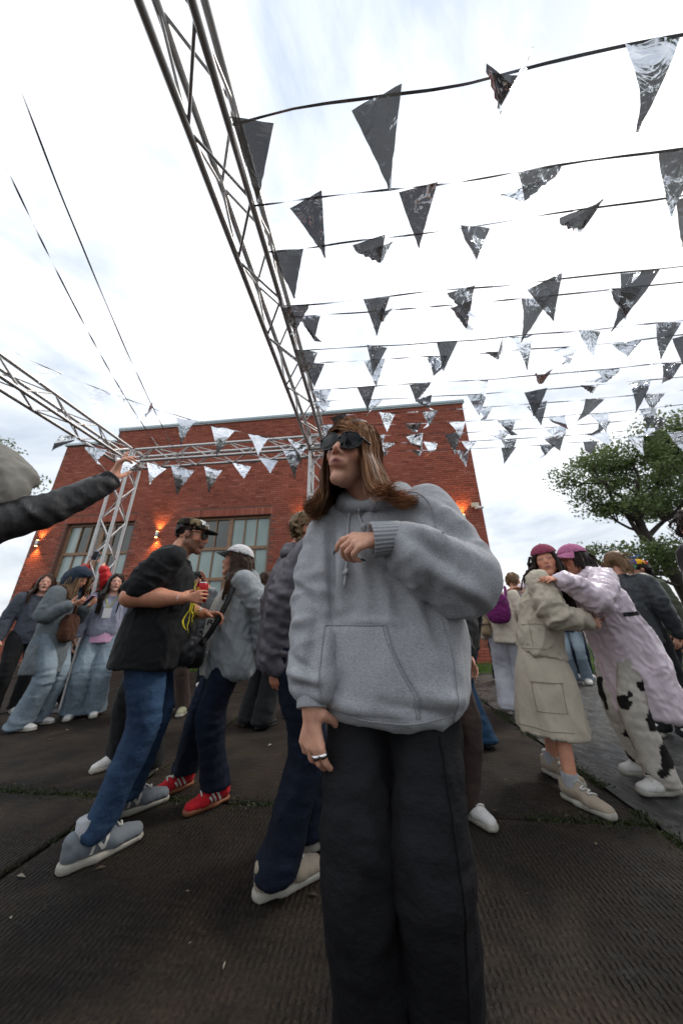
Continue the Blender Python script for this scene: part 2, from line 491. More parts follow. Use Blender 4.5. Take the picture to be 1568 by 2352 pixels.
def slab_mat():
    m, n, l, b = new_mat("ribbed_concrete")
    geo = n.new("ShaderNodeNewGeometry")
    mp = n.new("ShaderNodeMapping"); mp.inputs["Rotation"].default_value = (0, 0, R(6.2)); l.new(geo.outputs["Position"], mp.inputs[0])
    def nz(scale, detail, stretch=None, dist=0):
        t = n.new("ShaderNodeTexNoise"); t.inputs["Scale"].default_value = scale; t.inputs["Detail"].default_value = detail; t.inputs["Distortion"].default_value = dist
        if stretch:
            q = n.new("ShaderNodeMapping"); q.inputs["Scale"].default_value = stretch; l.new(mp.outputs[0], q.inputs[0]); l.new(q.outputs[0], t.inputs["Vector"])
        else: l.new(mp.outputs[0], t.inputs["Vector"])
        return t.outputs["Fac"]
    big = nz(.9, 6); mid = nz(6, 5); fine = nz(70, 4)
    c = n_ramp(n, l, big, [(.3, (.011, .0078, .0055)), (.55, (.022, .0158, .0105)), (.75, (.037, .027, .018))])
    c = n_mix(n, l, 1.0, c, n_ramp(n, l, mid, [(.3, (.62,) * 3), (.7, (1.25,) * 3)]), 'MULTIPLY')
    c = n_mix(n, l, 1.0, c, n_ramp(n, l, fine, [(.3, (.55,) * 3), (.72, (1.5,) * 3)]), 'MULTIPLY')
    sp = n.new("ShaderNodeTexVoronoi"); sp.inputs["Scale"].default_value = 42; l.new(mp.outputs[0], sp.inputs["Vector"])
    spot = n_ramp(n, l, sp.outputs["Distance"], [(.06, (1, 1, 1)), (.11, (0, 0, 0))])
    gate = n_ramp(n, l, nz(9, 3), [(.58, (0, 0, 0)), (.66, (1, 1, 1))])
    c = n_mix(n, l, n_mix(n, l, 1.0, spot, gate, 'MULTIPLY'), c, (.13, .10, .07))
    # pressed ribs: short raised dashes in rows
    w = n.new("ShaderNodeTexWave"); w.wave_type = 'BANDS'; w.bands_direction = 'X'; w.inputs["Scale"].default_value = 14.5; w.inputs["Distortion"].default_value = 3.0; w.inputs["Detail"].default_value = 3; w.inputs["Detail Scale"].default_value = 3.5
    l.new(mp.outputs[0], w.inputs["Vector"])
    w2 = n.new("ShaderNodeTexWave"); w2.wave_type = 'BANDS'; w2.bands_direction = 'Y'; w2.inputs["Scale"].default_value = 6.5; w2.inputs["Distortion"].default_value = 5; w2.inputs["Detail"].default_value = 3; w2.inputs["Detail Scale"].default_value = 2
    l.new(mp.outputs[0], w2.inputs["Vector"])
    wf = n_mix(n, l, .85, w.outputs["Fac"], n_mix(n, l, 1.0, w.outputs["Fac"], w2.outputs["Fac"], 'MULTIPLY'))
    worn = n_ramp(n, l, nz(1.7, 5, None, .6), [(.38, (.15,) * 3), (.6, (1,) * 3)])
    wf = n_mix(n, l, worn, (.45, .45, .45), wf)
    c = n_mix(n, l, 1.0, c, n_ramp(n, l, wf, [(.1, (.62,) * 3), (.6, (1.2,) * 3)]), 'MULTIPLY')
    c = n_mix(n, l, 1.0, c, n_ramp(n, l, nz(2.6, 6, None, 1.0), [(.40, (.55, .53, .5)), (.5, (1, 1, 1)), (.68, (1.35, 1.3, 1.2))]), 'MULTIPLY')
    l.new(c, b.inputs["Base Color"])
    l.new(n_ramp(n, l, mid, [(.3, (.62,) * 3), (.7, (.92,) * 3)]), b.inputs["Roughness"])
    b.inputs["Specular IOR Level"].default_value = .25
    p = n_bump(n, l, b, wf, .9, .012)
    n_bump(n, l, b, fine, .8, .006, p)
slab_mat()
plain("joint_soil", (.022, .018, .012), .95, var=.4, nscale=40, bump=.6)
def wet():
    m, n, l, b = new_mat("wet_gravel")
    c = n_ramp(n, l, n_noise(n, l, 11, 6, .75, stretch=(1, .55, 1)), [(.36, (.014, .014, .013)), (.52, (.045, .044, .041)), (.66, (.12, .12, .118))])
    l.new(c, b.inputs["Base Color"])
    l.new(n_ramp(n, l, n_noise(n, l, 3, 4), [(.35, (.18,) * 3), (.65, (.6,) * 3)]), b.inputs["Roughness"])
    n_bump(n, l, b, n_noise(n, l, 13, 6, .75, stretch=(1, .55, 1)), 1.0, .06)
wet()
plain("earth", (.05, .045, .03), .95, var=.35, nscale=2, bump=.5)
def leafy(name, c1, c2, c3):
    m, n, l, b = new_mat(name)
    at = n.new("ShaderNodeAttribute"); at.attribute_name = "hv"
    l.new(n_ramp(n, l, at.outputs["Fac"], [(0, c1), (.5, c2), (1, c3)]), b.inputs["Base Color"])
    b.inputs["Roughness"].default_value = .5; b.inputs["Specular IOR Level"].default_value = .35
    tl = n.new("ShaderNodeBsdfTranslucent")
    l.new(n_ramp(n, l, at.outputs["Fac"], [(0, tuple(np.array(c2) * 1.2)), (1, tuple(np.array(c3) * 1.5))]), tl.inputs[0])
    mx = n.new("ShaderNodeMixShader"); mx.inputs[0].default_value = .25
    out = n["Material Output"]; l.new(b.outputs[0], mx.inputs[1]); l.new(tl.outputs[0], mx.inputs[2]); l.new(mx.outputs[0], out.inputs[0])
leafy("leaves", (.046, .070, .026), (.088, .128, .042), (.16, .20, .065))
leafy("grass", (.03, .07, .012), (.06, .13, .02), (.11, .20, .035))
leafy("moss", (.012, .016, .006), (.024, .032, .010), (.045, .062, .016))
plain("bark", (.035, .028, .022), .9, var=.35, nscale=12, bump=.7, bscale=24)
# ------------------------------------------------------------------ the site: axes turned 6.2 degrees to the view
AL = R(6.2)
ER = np.array([math.cos(AL), -math.sin(AL), 0.0]); EF = np.array([math.sin(AL), math.cos(AL), 0.0]); EZ = np.array([0, 0, 1.0])
RSITE = np.stack([ER, EF, EZ], 1)                       # columns
def site(r, f, z=0.0): return ER * r + EF * f + EZ * z
rnd = random.Random(11); rng = np.random.RandomState(5)

# ground, slabs, path, lawn
gm = MB(); gm.add(np.array([[-400, -400, -.03], [400, -400, -.03], [400, 400, -.03], [-400, 400, -.03]]), [[0, 1, 2, 3]])
ground = tag(gm.build("ground", M["joint_soil"]), kind="structure")
def slab_mesh():
    w, d, t, bv = 2.975, 2.975, .06, .012
    x, y = w / 2, d / 2
    v = [[-x, -y, -t], [x, -y, -t], [x, y, -t], [-x, y, -t], [-x, -y, -bv], [x, -y, -bv], [x, y, -bv], [-x, y, -bv],
         [-x + bv, -y + bv, 0], [x - bv, -y + bv, 0], [x - bv, y - bv, 0], [-x + bv, y - bv, 0]]
    f = [[8, 9, 10, 11]]
    for i in range(4):
        j = (i + 1) % 4; f += [[i, j, 4 + j, 4 + i], [4 + i, 4 + j, 8 + j, 8 + i]]
    return np_mesh("paving_slab", v, f, False)
sm = slab_mesh(); sm.materials.append(M["ribbed_concrete"])
pav = tag(empty("pavement"), kind="structure")
for i in range(-6, 1):
    for j in range(-2, 2):
        o = link_mesh("paving_slab", sm, None, pav, site(1.36 - 1.5 + i * 3.0, 2.18 + 1.5 + j * 3.0, rnd.uniform(-.004, .0)))
        o.rotation_euler = (rnd.uniform(-.0008, .0008), rnd.uniform(-.0008, .0008), -AL)
pm = MB()
nx, ny = 70, 90
gx, gy = np.meshgrid(np.linspace(1.40, 22, nx), np.linspace(-5, 12, ny))
pz = -.012 + .006 * pn(np.stack([gx.ravel() * 1.3, gy.ravel() * 1.3, 0 * gx.ravel()], 1))
pv = np.array([site(a, b, c) for a, b, c in zip(gx.ravel(), gy.ravel(), pz)])
ii = np.arange(nx * ny).reshape(ny, nx)
pm.add(pv, np.stack([ii[:-1, :-1], ii[:-1, 1:], ii[1:, 1:], ii[1:, :-1]], -1).reshape(-1, 4))
tag(pm.build("path", M["wet_gravel"], smooth=True), kind="structure")
lm = MB(); lm.add(np.array([site(-40, 7.3, -.004), site(60, 7.3, -.004), site(60, 60, -.004), site(-40, 60, -.004)]), [[0, 1, 2, 3]])
tag(lm.build("lawn", M["earth"]), kind="structure")

def blades(name, mat, P, h, w, seed, lean=.5, label=None, cat=None):
    r_ = np.random.RandomState(seed); n = len(P)
    hh = h * r_.uniform(.5, 1.3, n); a = r_.uniform(0, 2 * math.pi, n); b = r_.uniform(0, 2 * math.pi, n); L = r_.uniform(.1, lean, n)
    side = np.stack([np.cos(a), np.sin(a), 0 * a], 1) * (w * r_.uniform(.6, 1.3, n))[:, None]
    tip = np.stack([np.cos(b) * L * hh, np.sin(b) * L * hh, hh], 1)
    V = np.stack([P - side, P + side, P + tip * .6 + side * .8, P + tip], 1).reshape(-1, 3)
    F = np.arange(4 * n).reshape(n, 4)
    me = np_mesh(name, V, F, False); set_val(me, "hv", np.repeat(r_.uniform(0, 1, n), 4))
    return tag(link_mesh(name, me, mat), label, cat, kind="stuff")
gp = np.array([site(a, b, -.004) for a, b in zip(rng.uniform(-9, 15, 16000), 7.3 + 1.6 * rng.beta(1, 1.4, 16000))])
blades("lawn_grass", M["grass"], gp, .10, .008, 3, .6, "green grass growing along the foot of the brick building", "grass")
gp = np.array([site(a, b, -.004) for a, b in zip(rng.uniform(4, 26, 7000), rng.uniform(8.5, 15, 7000))])
blades("meadow_grass", M["grass"], gp, .14, .016, 4, .6, "green grass beyond the building corner by the trees", "grass")
def seam_pts(n, along, lo, hi, at, spread, seed):
    r_ = np.random.RandomState(seed); t = r_.uniform(lo, hi, n)
    keep = pn(np.stack([t * 2.3, 0 * t + seed, 0 * t], 1)) + .35 * pn(np.stack([t * 9, 0 * t, 0 * t + seed], 1)) > -.08
    t = t[keep]; wv = spread * (.5 + .9 * np.abs(pn(np.stack([t * 3.1, 0 * t, 0 * t + 3 + seed], 1))))
    o = at + r_.normal(size=len(t)) * wv + .02 * pn(np.stack([t * 4, 0 * t + 9, 0 * t], 1))
    return np.array([site(a, b, 0) if along == 'r' else site(b, a, 0) for a, b in zip(t, o)])
mp_ = np.vstack([seam_pts(9000, 'r', -4.2, 1.5, 2.18, .05, 1), seam_pts(5000, 'f', 1.7, 5.4, 1.37, .06, 2), seam_pts(1800, 'r', -3.5, 1.5, 5.18, .04, 3), seam_pts(1200, 'f', .6, 5.2, -1.64, .03, 4)])
mp_[:, 2] = -.008
blades("moss_in_joints", M["moss"], mp_, .012, .005, 6, 2.0, "dark green moss and weeds growing in the joints between the slabs", "moss")

def debris():
    r_ = np.random.RandomState(8); n = 260; V, F, H = [], [], []
    for i in range(n):
        p = np.array([r_.uniform(-3.2, 3.2), r_.uniform(.7, 5.5), .003]); a = r_.uniform(0, 6.28); s_ = r_.choice([.006, .009, .014, .024], p=[.45, .3, .17, .08])
        u, v = np.array([math.cos(a), math.sin(a), 0]), np.array([-math.sin(a), math.cos(a), 0]); e = r_.uniform(.3, 1)
        q = [p - u * s_, p + v * s_ * e * .6 + EZ * s_ * .25, p + u * s_, p - v * s_ * e * .6 + EZ * s_ * .15, p + EZ * s_ * .45]
        b = len(V); V += q; F += [[b, b + 1, b + 4, b + 4], [b + 1, b + 2, b + 4, b + 4], [b + 2, b + 3, b + 4, b + 4], [b + 3, b, b + 4, b + 4]]
        H += [r_.uniform()] * 5
    F3 = np.array(F)[:, [1, 0, 2]]
    me = np_mesh("debris", V, F3, False); set_val(me, "hv", H)
    m, nn, l, b = new_mat("debris"); at = nn.new("ShaderNodeAttribute"); at.attribute_name = "hv"
    l.new(n_ramp(nn, l, at.outputs["Fac"], [(0, (.02, .015, .01)), (.5, (.09, .06, .035)), (.8, (.16, .11, .05)), (1, (.32, .30, .26))]), b.inputs["Base Color"]); b.inputs["Roughness"].default_value = .8
    tag(link_mesh("debris", me, m), "scattered grit, twigs and leaf scraps on the ribbed paving", "debris", kind="stuff")
debris()

# ------------------------------------------------------------------ the brick building
RC = np.array([4.383, 8.60, 0.0])
def fac(s_, z, d=0.0): return RC - ER * s_ - EF * d + EZ * z        # d: metres in front of the wall face
LEN, HT, HT2, STEP = 15.6, 8.45, 7.88, 13.4
WINS = [(6.80, 9.75), (11.75, 14.40)]; WZ0, WZ1 = 1.35, 4.50
bld = tag(empty("brick_building", fac(LEN / 2, 0)), "long red brick building with tall wooden windows and a flat parapet", "building")
binv = -np.array(fac(LEN / 2, 0))
def bpart(mb, name, mat, parent=bld, smooth=False):
    me = mb.mesh(name, smooth)
    return link_mesh(name, me, mat, parent)
def fbox(mb, s0, s1, z0, z1, d0, d1):
    c = fac((s0 + s1) / 2, (z0 + z1) / 2, (d0 + d1) / 2) + binv
    mb.box(c, (s1 - s0, d1 - d0, z1 - z0), RSITE)
w = MB(); edges = [0] + [e for a in WINS for e in a] + [LEN]
D0, D1 = -.45, 0.0
fbox(w, 0, WINS[0][0], 0, HT, D0, D1); fbox(w, WINS[0][1], WINS[1][0], 0, HT, D0, D1)
fbox(w, WINS[1][1], LEN, 0, HT2, D0, D1)
fbox(w, *WINS[0], 0, WZ0, D0, D1); fbox(w, *WINS[0], WZ1, HT, D0, D1)
fbox(w, *WINS[1], 0, WZ0, D0, D1); fbox(w, WINS[1][0], STEP, WZ1, HT, D0, D1); fbox(w, STEP, WINS[1][1], WZ1, HT2, D0, D1)
wall = bpart(w, "wall", M["mortar"])
w = MB(); fbox(w, .02, LEN - .02, 0, HT2 - .3, -9, -.46); bpart(w, "rear_block", M["mortar"])
w = MB(); fbox(w, -.06, STEP + .03, HT, HT + .09, -.5, .07); fbox(w, -.06, STEP + .03, HT - .05, HT - .002, .012, .05); bpart(w, "parapet_capping", M["parapet_metal"])
w = MB(); fbox(w, STEP + .032, LEN + .06, HT2, HT2 + .09, -.5, .07); bpart(w, "parapet_capping", M["parapet_metal"])
w = MB(); fbox(w, STEP + .002, STEP + .028, HT2 + .092, HT - .002, -.45, .02); bpart(w, "step_flashing", M["parapet_metal"])

BW, BH, BD = .25, .066, .03
def brick_mesh(wd, ht):
    x, y, z, c = wd / 2, BD, ht / 2, .004
    v = [[-x, 0, -z], [x, 0, -z], [x, 0, z], [-x, 0, z], [-x + c, -.010, -z + c], [x - c, -.010, -z + c], [x - c, -.010, z - c], [-x + c, -.010, z - c]]
    f = [[4, 5, 6, 7]] + [[i, (i + 1) % 4, 4 + (i + 1) % 4, 4 + i] for i in range(4)]
    return np.array(v, float), np.array(f)
bv, bf = brick_mesh(BW, BH); sv, sf = brick_mesh(BH, BW)
hv_, hf_ = brick_mesh(.12, BH)
bricks = []
def inwin(s0, s1, z):
    for a, b in WINS:
        if s1 > a - .001 and s0 < b + .001 and WZ0 - .02 < z < WZ1 + .30: return True
    return False
row = 0; z = .04
while z < HT - .06:
    off = (row % 2) * .13 + .005 * (row % 3)
    s_ = -.0 + (.005 if row % 2 == 0 else .005)
    lens = []
    first = .12 if row % 2 else .25
    cur = .004
    while cur < LEN - .1:
        L_ = first if cur < .01 else (.12 if (row % 6 == 5) else .25)
        e = min(cur + L_, LEN)
        if cur + L_ <= LEN and not (z > HT2 - .05 and e > STEP) and not inwin(cur, e, z):
            bricks.append((cur + L_ / 2, z, 'h' if L_ < .2 else 'b'))
        elif inwin(cur, e, z):                            # snap to the edge of the opening
            pass
        cur = e + .010
    z += BH + .0105; row += 1
for a, b in WINS:
    k = a - .12
    while k < b + .12:
        bricks.append((k + BH / 2, WZ1 + .135, 's')); k += BH + .0105
rB = np.random.RandomState(3)
info = []
for (s_, z_, t) in bricks:
    p = fac(s_, z_, 0); info.append((np.linalg.norm(p - np.array([0, 0, .98])), s_, z_, t))
cand = sorted([q for q in info if q[3] == 'b' and .1 < q[1] < 2.7 and 2.5 < q[2] < 6.2])[:300]
cs_ = set((q[1], q[2]) for q in cand)
shared = np_mesh("brick", bv, bf, False); shared.materials.append(M["brick"])
for q in cand:
    o = link_mesh("brick", shared, None, wall, fac(q[1], q[2], rB.uniform(-.002, .002)) + binv); o.rotation_euler = (0, 0, -AL)
VV, FF, HV = [], [], []; n = 0
for q in info:
    if (q[1], q[2]) in cs_: continue
    v, f = {'b': (bv, bf), 'h': (hv_, hf_), 's': (sv, sf)}[q[3]]
    VV.append((v + np.array([0, rB.uniform(-.002, .002), 0])) @ RSITE.T + fac(q[1], q[2], 0) + binv); FF.append(f + n); n += len(v); HV += [rB.uniform()] * len(v)
me = np_mesh("bricks", np.vstack(VV), np.vstack(FF), False); set_val(me, "hv", HV)
tag(link_mesh("bricks", me, M["brick"], wall), kind="stuff")

# windows
for wi, (a, b) in enumerate(WINS):
    wo = MB(); y0, y1 = -.20, -.12; t = .09
    for s0, s1, z0, z1 in ((a, a + t, WZ0, WZ1), (b - t, b, WZ0, WZ1), (a + t, b - t, WZ1 - t, WZ1), (a + t, b - t, WZ0, WZ0 + t)): fbox(wo, s0, s1, z0, z1, y0, y1)
    win = bpart(wo, "window", M["window_wood"])
    mid = (a + b) / 2 - .06
    x = MB(); fbox(x, mid - .07, mid + .07, WZ0 + t, WZ1 - t, y0 + .004, y1 + .01); bpart(x, "mullion", M["window_wood"], win)
    trs = [3.40, 2.40]
    for tz in trs:
        for s0, s1 in ((a + t, mid - .07), (mid + .07, b - t)):
            x = MB(); fbox(x, s0, s1, tz - .05, tz + .05, y0 + .006, y1 + .004); bpart(x, "transom", M["window_wood"], win)
    rowsz = [(3.45, WZ1 - t), (2.45, 3.35), (WZ0 + t, 2.35)]
    for bi, (s0, s1) in enumerate(((a + t, mid - .07), (mid + .07, b - t))):
        step = (s1 - s0) / 3
        for ri, (z0, z1) in enumerate(rowsz):
            for k in (1, 2):
                x = MB(); fbox(x, s0 + step * k - .018, s0 + step * k + .018, z0, z1, y0 + .008, y1 - .012); bpart(x, "muntin", M["window_wood"], win)
            for k in range(3):
                x = MB(); g = .018 if k else 0
                fbox(x, s0 + step * k + .0185 * (k > 0), s0 + step * (k + 1) - .0185 * (k < 2), z0 + .001, z1 - .001, y0 + .02, y0 + .028 + .0)
                dark = (wi == 0 and ri == 0 and bi == 1) or (wi == 1 and ((ri == 0 and not (bi == 1 and k == 2)) or (ri == 1 and bi == 0 and k == 1))) or (wi == 0 and ri == 2 and bi == 0 and k == 2)
                bpart(x, "pane", M["dark_pane" if dark else "frosted_pane"], win)
    x = MB(); fbox(x, a - .05, b + .05, WZ0 - .05, WZ0 - .004, -.1, .06); bpart(x, "sill", M["parapet_metal"], win)
    x = MB(); fbox(x, a + .01, b - .01, WZ0 + .01, WZ1 - .01, -.44, -.40); bpart(x, "blind", M["dark_pane"], win)

# up and down wall lamps, lit
def lamp_mats():
    m, n, l, b = new_mat("lamp_glow"); b.inputs["Base Color"].default_value = (1, .55, .2, 1)
    b.inputs["Emission Color"].default_value = (1, .50, .16, 1); b.inputs["Emission Strength"].default_value = 22
lamp_mats(); plain("lamp_metal", (.62, .62, .60), .35, .7)
LAB = ["lit wall lamp on the brickwork by the building's right corner", "lit wall lamp behind the blond man, between window and truss tower", "lit wall lamp on the brick pier between the two windows", "lit wall lamp at the far left end of the brick wall"]
for (s_, z_), lab in zip([(.62, 4.02), (5.73, 4.0), (10.72, 3.92), (15.25, 3.80)], LAB):
    p = fac(s_, z_, .10)
    L = tag(empty("wall_lamp", p), lab, "lamp", "lamps along the brick wall")
    x = MB(); x.tube([[0, 0, -.10], [0, 0, -.092], [0, 0, .092], [0, 0, .10]], [.040, .045, .045, .040], 16); x.build("housing", M["lamp_metal"], L, True)
    x = MB(); x.box(EF * .055, (.05, .11, .06), RSITE); x.build("bracket", M["lamp_metal"], L)
    for sg in (1, -1):
        x = MB(); x.tube([[0, 0, sg * .101], [0, 0, sg * .106]], [.036, .036], 14); x.build("lens", M["lamp_glow"], L)
        sd = bpy.data.lights.new("lamp_light", 'SPOT'); sd.energy = 55; sd.color = (1, .42, .10); sd.spot_size = R(96); sd.spot_blend = .8; sd.shadow_soft_size = .03
        so = bpy.data.objects.new("lamp_light", sd); col.objects.link(so); so.parent = L; so.location = (0, 0, sg * .115)
        so.rotation_euler = (R(180 if sg > 0 else 0), 0, 0)
# camera and junction box at the corner
plain("beige_plastic", (.62, .56, .42), .5); plain("white_plastic", (.72, .72, .72), .4)
C_ = tag(empty("security_camera", fac(.22, 4.35, 0)), "small white security camera under a beige box at the wall corner", "camera")
x = MB(); x.box(-EF * .06 + EZ * .08, (.20, .12, .13), RSITE); x.build("junction_box", M["beige_plastic"], C_)
x = MB(); x.tube([-EF * .10 + EZ * -.04 - ER * .02, -EF * .22 + EZ * -.06 + ER * .05, -EF * .3 + EZ * -.09 + ER * .14], [.035, .04, .04], 12); x.build("camera_body", M["white_plastic"], C_, True)
x = MB(); x.tube([EZ * -.03, -EF * .10 + EZ * -.035], [.018, .018], 8); x.build("arm", M["white_plastic"], C_, True)

# ------------------------------------------------------------------ aluminium truss frame
cylV, cylF = [], []
for i in range(12):
    a = i * math.pi / 6; cylV += [[math.cos(a), math.sin(a), 0], [math.cos(a), math.sin(a), 1]]
for i in range(12): j = (i + 1) % 12; cylF.append([2 * i, 2 * j, 2 * j + 1, 2 * i + 1])
cyl = np_mesh("tube", cylV, cylF, True); cyl.materials.append(M["truss_aluminium"])
def rod(name, a, b, r, parent, org):
    a = Vector(a); b = Vector(b); d = b - a
    o = link_mesh(name, cyl, None, parent, a - Vector(org)); o.rotation_mode = 'QUATERNION'
    o.rotation_quaternion = d.to_track_quat('Z', 'Y'); o.scale = (r, r, d.length)
    return o
HB = .12
def truss(name, label, A, B, e1, e2, group="aluminium trusses of the frame", pitch=.33):
    A, B = np.array(A, float), np.array(B, float); L = np.linalg.norm(B - A); ax = (B - A) / L
    T = tag(empty(name, A), label, "truss", group)
    cor = [(-1, -1), (1, -1), (1, 1), (-1, 1)]
    for c in cor: rod("chord", A + (e1 * c[0] + e2 * c[1]) * HB, B + (e1 * c[0] + e2 * c[1]) * HB, .0245, T, A)
    n = max(2, int(round(L / pitch)))
    for fi in range(4):
        p, q = np.array(cor[fi]), np.array(cor[(fi + 1) % 4])
        for i in range(n):
            u, v = (p, q) if (i + fi) % 2 == 0 else (q, p)
            rod("brace", A + ax * L * i / n + (e1 * u[0] + e2 * u[1]) * HB, A + ax * L * (i + 1) / n + (e1 * v[0] + e2 * v[1]) * HB, .0095, T, A)
        for e in (0, L):
            rod("end_brace", A + ax * e + (e1 * p[0] + e2 * p[1]) * HB, A + ax * e + (e1 * q[0] + e2 * q[1]) * HB, .0095, T, A)
    return T
TZ = 3.65 + HB
Tc = np.array([-.365, 4.22, 0.]); Tl = Tc - ER * 3.40; Tr = Tc + ER * 7.4
g = .17
truss("truss_tower", "upright aluminium truss tower behind the woman in the grey hoodie", Tc, Tc + EZ * (TZ - g), ER, EF, "truss towers")
truss("truss_tower", "upright aluminium truss tower at the left behind the red jacket", Tl, Tl + EZ * (TZ - g), ER, EF, "truss towers")
truss("truss_tower", "upright aluminium truss tower at the right side of the frame", Tr, Tr + EZ * (TZ - g), ER, EF, "truss towers")
truss("truss_beam", "long aluminium truss beam running overhead towards the viewer", Tc - EF * g + EZ * TZ, Tc - EF * 6.4 + EZ * TZ, ER, EZ)
truss("truss_beam", "aluminium truss beam along the left edge of the frame", Tl - EF * g + EZ * TZ, Tl - EF * 6.4 + EZ * TZ, ER, EZ)
truss("truss_beam", "aluminium truss beam along the right edge of the frame", Tr - EF * g + EZ * TZ, Tr - EF * 6.4 + EZ * TZ, ER, EZ)
truss("truss_beam", "aluminium cross beam in front of the brick wall joining the two towers", Tl + ER * g + EZ * TZ, Tc - ER * g + EZ * TZ, EF, EZ)
for p, lab in ((Tc, "corner block of the truss frame above the hooded woman"), (Tl, "corner block of the truss frame at the left tower"), (Tr, "corner block of the truss frame at the right tower")):
    B_ = tag(empty("truss_corner", p + EZ * TZ), lab, "truss corner", "corner blocks of the truss frame")
    cs = [(x, y, z_) for x in (-1, 1) for y in (-1, 1) for z_ in (-1, 1)]
    for i, a in enumerate(cs):
        for b in cs[i + 1:]:
            if sum(abs(p_ - q_) for p_, q_ in zip(a, b)) == 2:
                h = .165
                P = lambda c: p + EZ * TZ + ER * c[0] * HB + EF * c[1] * HB + EZ * c[2] * HB
                rod("tube", P(a), P(b), .0245, B_, p + EZ * TZ)
    for s1, s2 in (((-1, -1, -1), (1, 1, -1)), ((-1, -1, 1), (1, -1, -1)), ((-1, 1, 1), (-1, -1, -1))): rod("brace", P(s1), P(s2), .0095, B_, p + EZ * TZ)
plain("base_steel", (.10, .10, .11), .5, .6)
for p, lab in ((Tc, "steel base plate under the middle truss tower"), (Tl, "steel base plate under the left truss tower"), (Tr, "steel base plate under the right truss tower")):
    x = MB(); x.box((0, 0, .008), (.6, .6, .012), RSITE); tag(x.build("base_plate", M["base_steel"], None, loc=tuple(p)), lab, "base plate", "base plates of the truss towers")

# ------------------------------------------------------------------ foil bunting
def pennant_mesh(seed, fold, curl):
    r_ = np.random.RandomState(seed); nu, nv = 9, 13; Wd, Ht = .235, .31
    v_ = np.linspace(0, 1, nv) ** .9; P = []
    for v in v_:
        for u in np.linspace(-.5, .5, nu): P.append([u * Wd * max(1 - v, .04) + .02 * v * r_.uniform(-.2, .2), 0, -v * Ht])
    P = np.array(P)
    c = r_.uniform(-1, 1); P[:, 1] += curl * (P[:, 2] / Ht) ** 2 * .12 + curl * .5 * np.sin(P[:, 0] * 14 + c) * .02
    if fold:                                            # fold the tip over a slanting crease
        for _ in range(fold):
            a = r_.uniform(.5, 1.25) * r_.choice([-1, 1]); nrm = np.array([math.sin(a), 0, -math.cos(a)]); c0 = np.array([r_.uniform(-.03, .03), 0, -Ht * r_.uniform(.28, .6)])
            d = (P - c0) @ nrm; m = d > 0; ang = r_.uniform(1.6, 2.9) * r_.choice([-1, 1])
            axis = Vector(np.cross(nrm, [0, 1, 0])); Rm = np.array(Matrix.Rotation(ang, 3, axis))
            soft = np.clip(d[m] / .02, 0, 1)[:, None]
            Q = (P[m] - c0 - nrm * 0) ; base = Q - np.outer(Q @ nrm, nrm)
            P[m] = c0 + base + ((np.outer(Q @ nrm, nrm)) @ Rm.T) * 1.0 + np.array([0, .004, 0]) * soft
    P[:, 1] += .0025 * pn(P * 26 + seed) + .012 * pn(P * 9 + seed * 3)
    i = np.arange(nu * nv).reshape(nv, nu)
    F = np.stack([i[:-1, :-1], i[:-1, 1:], i[1:, 1:], i[1:, :-1]], -1).reshape(-1, 4)
    me = np_mesh("pennant", P, F, True); me.materials.append(M["foil"]); return me
FLAT = [pennant_mesh(i, 0, c) for i, c in enumerate((.2, -.5, .9, .5, -.2, 1.4))]
FOLD = [pennant_mesh(20 + i, f, c) for i, (f, c) in enumerate(((1, .3), (1, .8), (1, -.4), (2, .5), (1, 1.2), (2, -.2), (1, .1), (1, .6)))]
def bunting(label, A, B, sag, spacing, seed, swing, foldp=.55, start=.25, size=1.0, group="foil bunting strings under the truss frame", skip=()):
    r_ = random.Random(seed); A, B = np.array(A, float), np.array(B, float); L = np.linalg.norm(B - A); n = 40
    t = np.linspace(0, 1, n); P = A + np.outer(t, B - A); P[:, 2] -= sag * 4 * t * (1 - t)
    P[:, 2] += .012 * pn(np.stack([t * L * 2, 0 * t + seed, 0 * t], 1)); P += np.outer(.02 * pn(np.stack([t * L * 1.2, 0 * t + seed + 7, 0 * t], 1)), EF)
    T = tag(empty("foil_bunting", A), label, "bunting", group)
    # twisted flat cord
    ax = unit(B - A); s1 = unit(np.cross(ax, EZ)); m2 = 160; tt = np.linspace(0, 1, m2)
    PP = np.stack([np.interp(tt, t, P[:, k]) for k in range(3)], 1) - A
    ang = 9 * pn(np.stack([tt * L * .9, 0 * tt + seed, 0 * tt + 5], 1))
    wv = (np.outer(np.cos(ang), s1) + np.outer(np.sin(ang), EZ)) * .006
    V = np.vstack([PP - wv, PP + wv]); i = np.arange(m2 - 1)
    link_mesh("cord", np_mesh("cord", V, np.stack([i, i + 1, i + 1 + m2, i + m2], 1), True), M["ribbon"], T)
    k = start
    yaw = math.atan2(ax[1], ax[0]); j = 0
    while k < L - .1:
        if j not in skip:
            me = r_.choice(FOLD) if r_.random() < foldp else r_.choice(FLAT)
            p = np.array([np.interp(k / L, t, P[:, q]) for q in range(3)])
            o = link_mesh("pennant", me, None, T, p - A - EZ * .003); sw = r_.gauss(*swing)
            o.rotation_mode = 'XYZ'; o.rotation_euler = (sw, r_.gauss(0, .06), yaw + r_.gauss(0, .16) + (math.pi if r_.random() < .0 else 0))
            s_ = size * r_.uniform(.88, 1.12); o.scale = (s_ * r_.choice([-1, 1]), s_, s_ * r_.uniform(.9, 1.08))
        k += spacing * r_.uniform(.88, 1.14); j += 1
    return T
ORD = ["first", "second", "third", "fourth", "fifth", "sixth", "seventh", "eighth", "ninth", "tenth", "eleventh", "twelfth", "thirteenth", "fourteenth"]
FS = [.72, 1.05, 1.34, 1.72, 1.86, 2.18, 2.38, 2.72, 2.98, 3.20, 3.46, 3.66, 3.90, 4.06]
